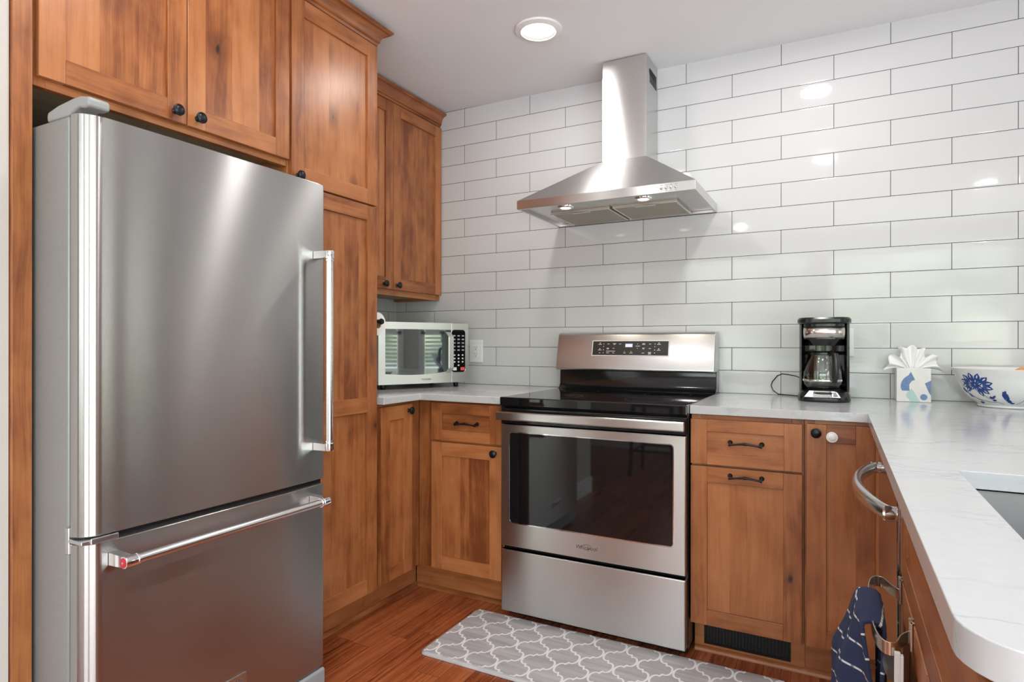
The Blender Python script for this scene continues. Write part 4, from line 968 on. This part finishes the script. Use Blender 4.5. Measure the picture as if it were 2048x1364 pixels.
mb.mesh(vs, fs); ti = build('tissue', mb, 'paper', t_, smooth=True, angle=70, label='white tissue fanning out of the top')
m_ = ti.modifiers.new('thick', 'SOLIDIFY'); m_.thickness = .0006

# ------------------------------------------------------------------ bowl with fruit
bc = Vector((2.395, -.178, .9145)); t_ = root('serving_bowl', 'large white bowl with a blue flower pattern on the right counter', 'bowl', tuple(bc))
prof = [(0, .006), (.078, .004), (.088, 0), (.091, .003), (.089, .008), (.098, .016), (.118, .034), (.136, .060), (.150, .092), (.163, .124), (.1705, .134), (.1712, .1365), (.1685, .1365), (.158, .122), (.144, .090), (.129, .060), (.110, .036), (.088, .020), (0, .014)]
outer_p = [(.089, .008), (.098, .016), (.118, .034), (.136, .060), (.150, .092), (.163, .124)]
acc = [0]
for i in range(1, len(outer_p)): acc.append(acc[-1] + math.dist(outer_p[i], outer_p[i - 1]))
def bowl_pt(s_, t0, out=.0008):
    """s_ = sideways distance (m) from the middle of the pattern, t0 = distance up the side"""
    t0 = max(0, min(acc[-1] - .001, t0)); i = max(k for k in range(len(acc) - 1) if acc[k] <= t0)
    f = (t0 - acc[i]) / (acc[i + 1] - acc[i]); r_ = outer_p[i][0] + f * (outer_p[i + 1][0] - outer_p[i][0]); h = outer_p[i][1] + f * (outer_p[i + 1][1] - outer_p[i][1])
    a = R(-101) - R(38) + s_ / .145
    return (bc.x + (r_ + out) * math.cos(a), bc.y + (r_ + out) * math.sin(a), bc.z + h - out * .3)
mb = MB(); mb.lathe(prof, tuple(bc), n=96, mi=0)
def petal(cx_, cy_, ln, wd, ang_, mi=1, n=14, inner=True):
    P_ = []
    for i in range(n):
        a = 2 * PI * i / n; rr0 = 1 + .10 * math.cos(5 * a)
        x = ln * math.cos(a) * rr0; y = wd * math.sin(a) * (1 - .25 * math.cos(a)) * rr0
        P_.append((cx_ + x * math.cos(ang_) - y * math.sin(ang_), cy_ + x * math.sin(ang_) + y * math.cos(ang_)))
    mb.mesh([bowl_pt(*p) for p in P_] + [bowl_pt(cx_, cy_, .0011)], [(i, (i + 1) % n, n) for i in range(n)], mi)
    if inner:
        x2, y2 = cx_ + .25 * ln * math.cos(ang_), cy_ + .25 * ln * math.sin(ang_); Q_ = []
        for i in range(8):
            a = 2 * PI * i / 8; x = ln * .42 * math.cos(a); y = wd * .22 * math.sin(a); Q_.append((x2 + x * math.cos(ang_) - y * math.sin(ang_), y2 + x * math.sin(ang_) + y * math.cos(ang_)))
        mb.mesh([bowl_pt(*p, .0014) for p in Q_], [tuple(range(8))], 0)
fc = (-.004, .092)
for k in range(11):
    a = R(-75 + k * 29); petal(fc[0] + .036 * math.cos(a) * 1.15, fc[1] + .030 * math.sin(a), .0165, .0092, a)
for k in range(7):
    a = R(20 + k * 51); petal(fc[0] + .016 * math.cos(a), fc[1] + .014 * math.sin(a), .0115, .0066, a)
petal(fc[0], fc[1], .008, .006, R(70))
def vine(pts, w_=.0009, mi=2):
    for (a, b) in zip(pts[:-1], pts[1:]):
        d = Vector((b[0] - a[0], b[1] - a[1])); 
        if d.length < 1e-6: continue
        nn = Vector((-d.y, d.x)).normalized() * w_
        mb.mesh([bowl_pt(a[0] + nn.x, a[1] + nn.y), bowl_pt(b[0] + nn.x, b[1] + nn.y), bowl_pt(b[0] - nn.x, b[1] - nn.y), bowl_pt(a[0] - nn.x, a[1] - nn.y)], [(0, 1, 2, 3)], mi)
def curve(p0, p1, p2, n=14): return [((1 - t0) ** 2 * p0[0] + 2 * (1 - t0) * t0 * p1[0] + t0 * t0 * p2[0], (1 - t0) ** 2 * p0[1] + 2 * (1 - t0) * t0 * p1[1] + t0 * t0 * p2[1]) for t0 in [i / n for i in range(n + 1)]]
vine(curve((.004, .064), (.030, .030), (.078, .010))); vine(curve((-.075, .070), (-.035, .020), (.050, .018))); vine(curve((-.066, .080), (-.045, .035), (-.010, .024)))
vine(curve((.125, .012), (.150, .030), (.158, .062))); vine(curve((.150, .036), (.162, .044), (.170, .044)))
for x, y, l_, w_, a in ((-.070, .066, .013, .006, -55), (-.052, .046, .010, .005, -50), (-.020, .014, .012, .006, 10), (.040, .042, .009, .005, -20), (.046, .030, .008, .005, 15), (.050, .048, .006, .004, 50), (.086, .052, .020, .0095, 110), (.098, .028, .014, .007, -50), (.110, .018, .009, .004, 0), (.150, .050, .008, .005, 160), (.160, .066, .009, .006, 60), (.172, .046, .008, .005, 10), (.085, .068, .007, .004, 80)):
    petal(x, y, l_, w_, R(a), inner=False)
build('bowl_body', mb, ['porcelain', 'cobalt', 'navy_vine'], t_, smooth=True, weld=False)
for i, (x, y, z, r_, lb) in enumerate(((2.447, -.150, 1.017, .042, 'orange fruit in the bowl nearest the tile wall'), (2.375, -.185, .971, .040, 'orange fruit low in the bowl behind the rim'))):
    mb = MB(); mb.lathe([(r_ * math.sin(a) * (1 + .02 * math.sin(3 * a)), -r_ * .93 * math.cos(a)) for a in [PI * k / 16 for k in range(17)]], (x, y, z), (0.1, .05, 1), 32)
    o = build('orange', mb, 'fruit', smooth=True, at=(x, y, z - r_)); tag(o, lb, 'fruit', 'fruit in the bowl')

# ------------------------------------------------------------------ mat
t_ = root('kitchen_mat', 'grey cushioned kitchen mat with white trellis pattern on the floor', 'mat', (1.11, -.893, 0))
mx0, mx1, my0, my1 = .503, 1.715, -1.103, -.684
mb = MB(); pl_ = rrect(mx0, mx1, my0, my1, .028, 6); n = len(pl_); cxm, cym = (mx0 + mx1) / 2, (my0 + my1) / 2
def sh(p, d): 
    v = Vector((cxm - p[0], cym - p[1])); return (p[0] + d * (1 if v.x > 0 else -1) , p[1] + d * (1 if v.y > 0 else -1))
rings = [[(p[0], p[1], .001) for p in pl_], [(p[0], p[1], .006) for p in pl_], [(sh(p, .006)[0], sh(p, .006)[1], .0112) for p in pl_], [(sh(p, .012)[0], sh(p, .012)[1], .012) for p in pl_]]
loft(mb, rings); mt = build('mat_body', mb, 'mat', t_, smooth=True, angle=60)
A_, B_ = .1245, .157
def quarter_edge():
    g = .0034; rx = (A_ / 4 - .0035 - g) / (1 - math.cos(R(112))); ry = .0335; P_ = []
    for i in range(13): a = R(112) * i / 12; P_.append((-A_ / 2 + g + rx * (1 - math.cos(a)), ry * math.sin(a)))
    Q_ = [(-A_ / 2 - p[0], B_ / 2 - p[1]) for p in reversed(P_)]
    return P_ + Q_
qe = quarter_edge(); lines = []
nx0, ny0 = .8003, -.7345
for r_ in range(-8, 4):
    for c_ in range(-5, 10):
        cx_ = nx0 + A_ / 2 + c_ * A_ + (A_ / 2 if r_ % 2 else 0); cy_ = ny0 + r_ * B_ / 2
        for sx in (1, -1):
            for sy in (1, -1):
                if sy < 0: continue
                lines.append([(cx_ + sx * p[0], cy_ + sy * p[1]) for p in qe])
bm = bmesh.new(); lw = .0037
for li, L_ in enumerate(lines):
    prev = None; N = len(L_); lft = []; rgt = []
    for i, p in enumerate(L_):
        if i == 0: d = Vector(L_[1]) - Vector(p)
        elif i == N - 1: d = Vector(p) - Vector(L_[-2])
        else:
            d1 = (Vector(p) - Vector(L_[i - 1])).normalized(); d2 = (Vector(L_[i + 1]) - Vector(p)).normalized(); d = d1 + d2
            if d.length < .2: d = d2
        d.normalize(); nn = Vector((-d.y, d.x)); sc = lw
        if 0 < i < N - 1:
            cs = nn.dot(Vector((-d2.y, d2.x))); sc = lw / max(.55, abs(cs))
        lft.append(bm.verts.new((p[0] + nn.x * sc, p[1] + nn.y * sc, .01225 + (li % 7) * .00002))); rgt.append(bm.verts.new((p[0] - nn.x * sc, p[1] - nn.y * sc, .01225 + (li % 7) * .00002)))
    for i in range(N - 1): bm.faces.new((lft[i], lft[i + 1], rgt[i + 1], rgt[i]))
ins = .0085
for co, no in (((mx0 + ins, 0, 0), (-1, 0, 0)), ((mx1 - ins, 0, 0), (1, 0, 0)), ((0, my0 + ins, 0), (0, -1, 0)), ((0, my1 - ins, 0), (0, 1, 0))):
    bmesh.ops.bisect_plane(bm, geom=bm.verts[:] + bm.edges[:] + bm.faces[:], plane_co=co, plane_no=no, clear_outer=True)
# clip the four corners
for sx, sy in ((-1, -1), (-1, 1), (1, -1), (1, 1)):
    c_ = Vector((mx0 if sx < 0 else mx1, my0 if sy < 0 else my1, 0)) - Vector((sx * .013, sy * .013, 0)); bmesh.ops.bisect_plane(bm, geom=bm.verts[:] + bm.edges[:] + bm.faces[:], plane_co=c_, plane_no=(sx, sy, 0), clear_outer=True)
bmesh.ops.translate(bm, verts=bm.verts, vec=-Vector((1.11, -.893, 0)))
for f in bm.faces:
    if f.normal.z < 0: f.normal_flip()
me = bpy.data.meshes.new('trellis_lines'); bm.to_mesh(me); bm.free(); me.materials.append(M['mat_line'])
o = bpy.data.objects.new('trellis_lines', me); COL.objects.link(o); o.parent = t_

# ------------------------------------------------------------------ towel bar on the sink cabinet door, towel, caddy
t_ = root('towel_bar', 'satin nickel over-the-door towel bar hooked on the sink cabinet', 'towel bar', (1.955, -1.69, .6))
for y in (-1.588, -1.786):
    mb = MB(); mb.box(1.9605, 1.9640, y - .008, y + .008, .655, .7015); mb.box(1.9605, 1.9830, y - .008, y + .008, .6985, .7015); build('door_hook', mb, 'nickel', t_, bevel=.0006)
def ribbon(mb, pts, zc, hz, th):
    n = len(pts); L_ = []; Rr = []
    for i, p in enumerate(pts):
        a = Vector(pts[max(0, i - 1)]); b = Vector(pts[min(n - 1, i + 1)]); d = (b - a).normalized(); nn = Vector((-d.y, d.x)) * th / 2
        L_.append((p[0] + nn.x, p[1] + nn.y)); Rr.append((p[0] - nn.x, p[1] - nn.y))
    vs = []
    for q in (L_, Rr):
        for z in (zc - hz, zc + hz): vs += [(x, y, z) for x, y in q]
    F_ = []
    for i in range(n - 1): F_ += [(i, i + 1, n + i + 1, n + i), (2 * n + i, 3 * n + i, 3 * n + i + 1, 2 * n + i + 1), (i, 2 * n + i, 2 * n + i + 1, i + 1), (n + i, n + i + 1, 3 * n + i + 1, 3 * n + i)]
    F_ += [(0, n, 3 * n, 2 * n), (n - 1, 2 * n - 1, 4 * n - 1, 3 * n - 1)]
    mb.mesh(vs, F_)
def cat(pts, n=8):
    out = []; P_ = [pts[0]] + list(pts) + [pts[-1]]
    for i in range(1, len(P_) - 2):
        p0, p1, p2, p3 = [Vector(q) for q in P_[i - 1:i + 3]]
        for k in range(n):
            t0 = k / n; out.append(tuple(.5 * ((2 * p1) + (-p0 + p2) * t0 + (2 * p0 - 5 * p1 + 4 * p2 - p3) * t0 ** 2 + (-p0 + 3 * p1 - 3 * p2 + p3) * t0 ** 3)))
    out.append(tuple(pts[-1])); return out
path = cat([(1.9615, -1.596), (1.956, -1.588), (1.947, -1.566), (1.937, -1.540), (1.921, -1.545), (1.912, -1.592), (1.911, -1.690), (1.912, -1.782), (1.921, -1.832), (1.937, -1.838), (1.947, -1.806), (1.956, -1.788), (1.9615, -1.782)])
mb = MB(); ribbon(mb, path, .673, .010, .0022); build('bar', mb, 'nickel', t_, smooth=True, bevel=.0005)

# towel draped over the bar: strip in (v = over the bar, u = along it) with folds
mb = MB(); nu, nv = 44, 90; ox, zt_ = 1.9115, .686; ucen, uw_ = -1.690, .184; Lf, Lb = .46, .40
vs = []; uvs_ = []
for j in range(nv + 1):
    v = -Lb + (Lf + Lb) * j / nv         # <0 back side, >0 front side (towards the room)
    for i in range(nu + 1):
        u = -1 + 2 * i / nu; dn = min(1, abs(v) / .12)
        rad = .014
        if abs(v) < rad * PI / 2: a = v / rad; dx = -rad * math.sin(a); z = zt_ + rad * math.cos(a) - rad + .006
        else:
            dx = -rad if v > 0 else rad; z = zt_ + .006 - rad - (abs(v) - rad * PI / 2)
        spread = 1 + .28 * min(1, abs(v) / .30)
        y = ucen + u * uw_ / 2 * (.86 + .14 * dn) * spread
        fold = (.012 * math.sin(u * 7.5 + 1.0) + .006 * math.sin(u * 17 + v * 6)) * dn
        if v > 0: x = ox + dx - .004 - .026 * min(1, abs(v) / .25) + fold * .9 - .010 * dn
        else: x = ox + dx + .002 + fold * .35
        z -= .012 * u * u * (1 - dn)
        wn_ = max(0, min(1, (-u - .30) / .70)); wn_ = wn_ * wn_ * (3 - 2 * wn_)
        if v > 0: x += (ox + .014 - x) * wn_ * .80 * dn + .004 * math.sin(v * 40) * dn
        elif dn > .3: x -= .006 * wn_ * dn; z += 0
        if v <= 0: x = min(x, 1.9585)
        vs.append((x, y, z)); uvs_.append((u * uw_ / 2, v))
fs = []; uf = []
for j in range(nv):
    for i in range(nu):
        f = (j * (nu + 1) + i, j * (nu + 1) + i + 1, (j + 1) * (nu + 1) + i + 1, (j + 1) * (nu + 1) + i); fs.append(f); uf.append([uvs_[q] for q in f])
mb.mesh(vs, fs, uvs=uf); o = build('hand_towel', mb, 'towel', smooth=True, angle=80, at=(1.9, -1.69, .24)); tag(o, 'navy blue terry towel with white dashed stripes on the towel bar', 'towel')
m_ = o.modifiers.new('thick', 'SOLIDIFY'); m_.thickness = .006; m_.offset = 0
# white caddy with suction discs
t_ = root('suction_caddy', 'white plastic holder with dark suction discs hanging by the towel', 'sponge holder', (1.945, -1.86, .50))
mb = MB(); mb.box(1.936, 1.944, -1.848, -1.840, .535, .672); mb.box(1.944, 1.948, -1.849, -1.839, .535, .668); build('stem', mb, 'white_plastic', t_, bevel=.001)
mb = MB(); mb.box(1.918, 1.955, -1.856, -1.838, .540, .552); mb.box(1.918, 1.922, -1.856, -1.838, .552, .566); mb.box(1.951, 1.955, -1.856, -1.838, .552, .564); build('cradle', mb, 'white_plastic', t_, bevel=.001)
for x, z, y in ((1.930, .640, -1.830), (1.925, .592, -1.836), (1.953, .585, -1.845)):
    mb = MB(); mb.lathe([(0, 0), (.006, .0), (.020, .003), (.0215, .005), (.012, .006), (0, .007)], (x, y, z), (.85, .5, 0), 28); build('suction_disc', mb, 'rubber', t_, smooth=True)

# dark stool behind the camera, seen mirrored in the oven window
t_ = root('bar_stool', 'dark wooden stool standing on the dining floor, reflected in the oven window', 'stool', (.44, -3.83, 0))
mb = MB(); mb.prism(rrect(.27, .64, -4.02, -3.64, .03), 2, .60, .635); build('seat', mb, 'dark_wood', t_, bevel=.006)
for x, y in ((.29, -3.66), (.62, -3.66), (.29, -4.0), (.62, -4.0)):
    mb = MB(); c_ = Vector((.455, -3.83, 0)); tp = Vector((x, y, .60)); bt = Vector((x, y, .002)) + (Vector((x, y, 0)) - c_) * .12; mb.tube([bt, tp], [.015, .020], 4); build('leg', mb, 'dark_wood', t_)
for a, b in (((.285, -3.66), (.625, -3.66)), ((.285, -4.0), (.625, -4.0)), ((.285, -3.66), (.285, -4.0)), ((.625, -3.66), (.625, -4.0))):
    mb = MB(); mb.tube([(a[0], a[1], .22), (b[0], b[1], .22)], .010, 8); build('stretcher', mb, 'dark_wood', t_)
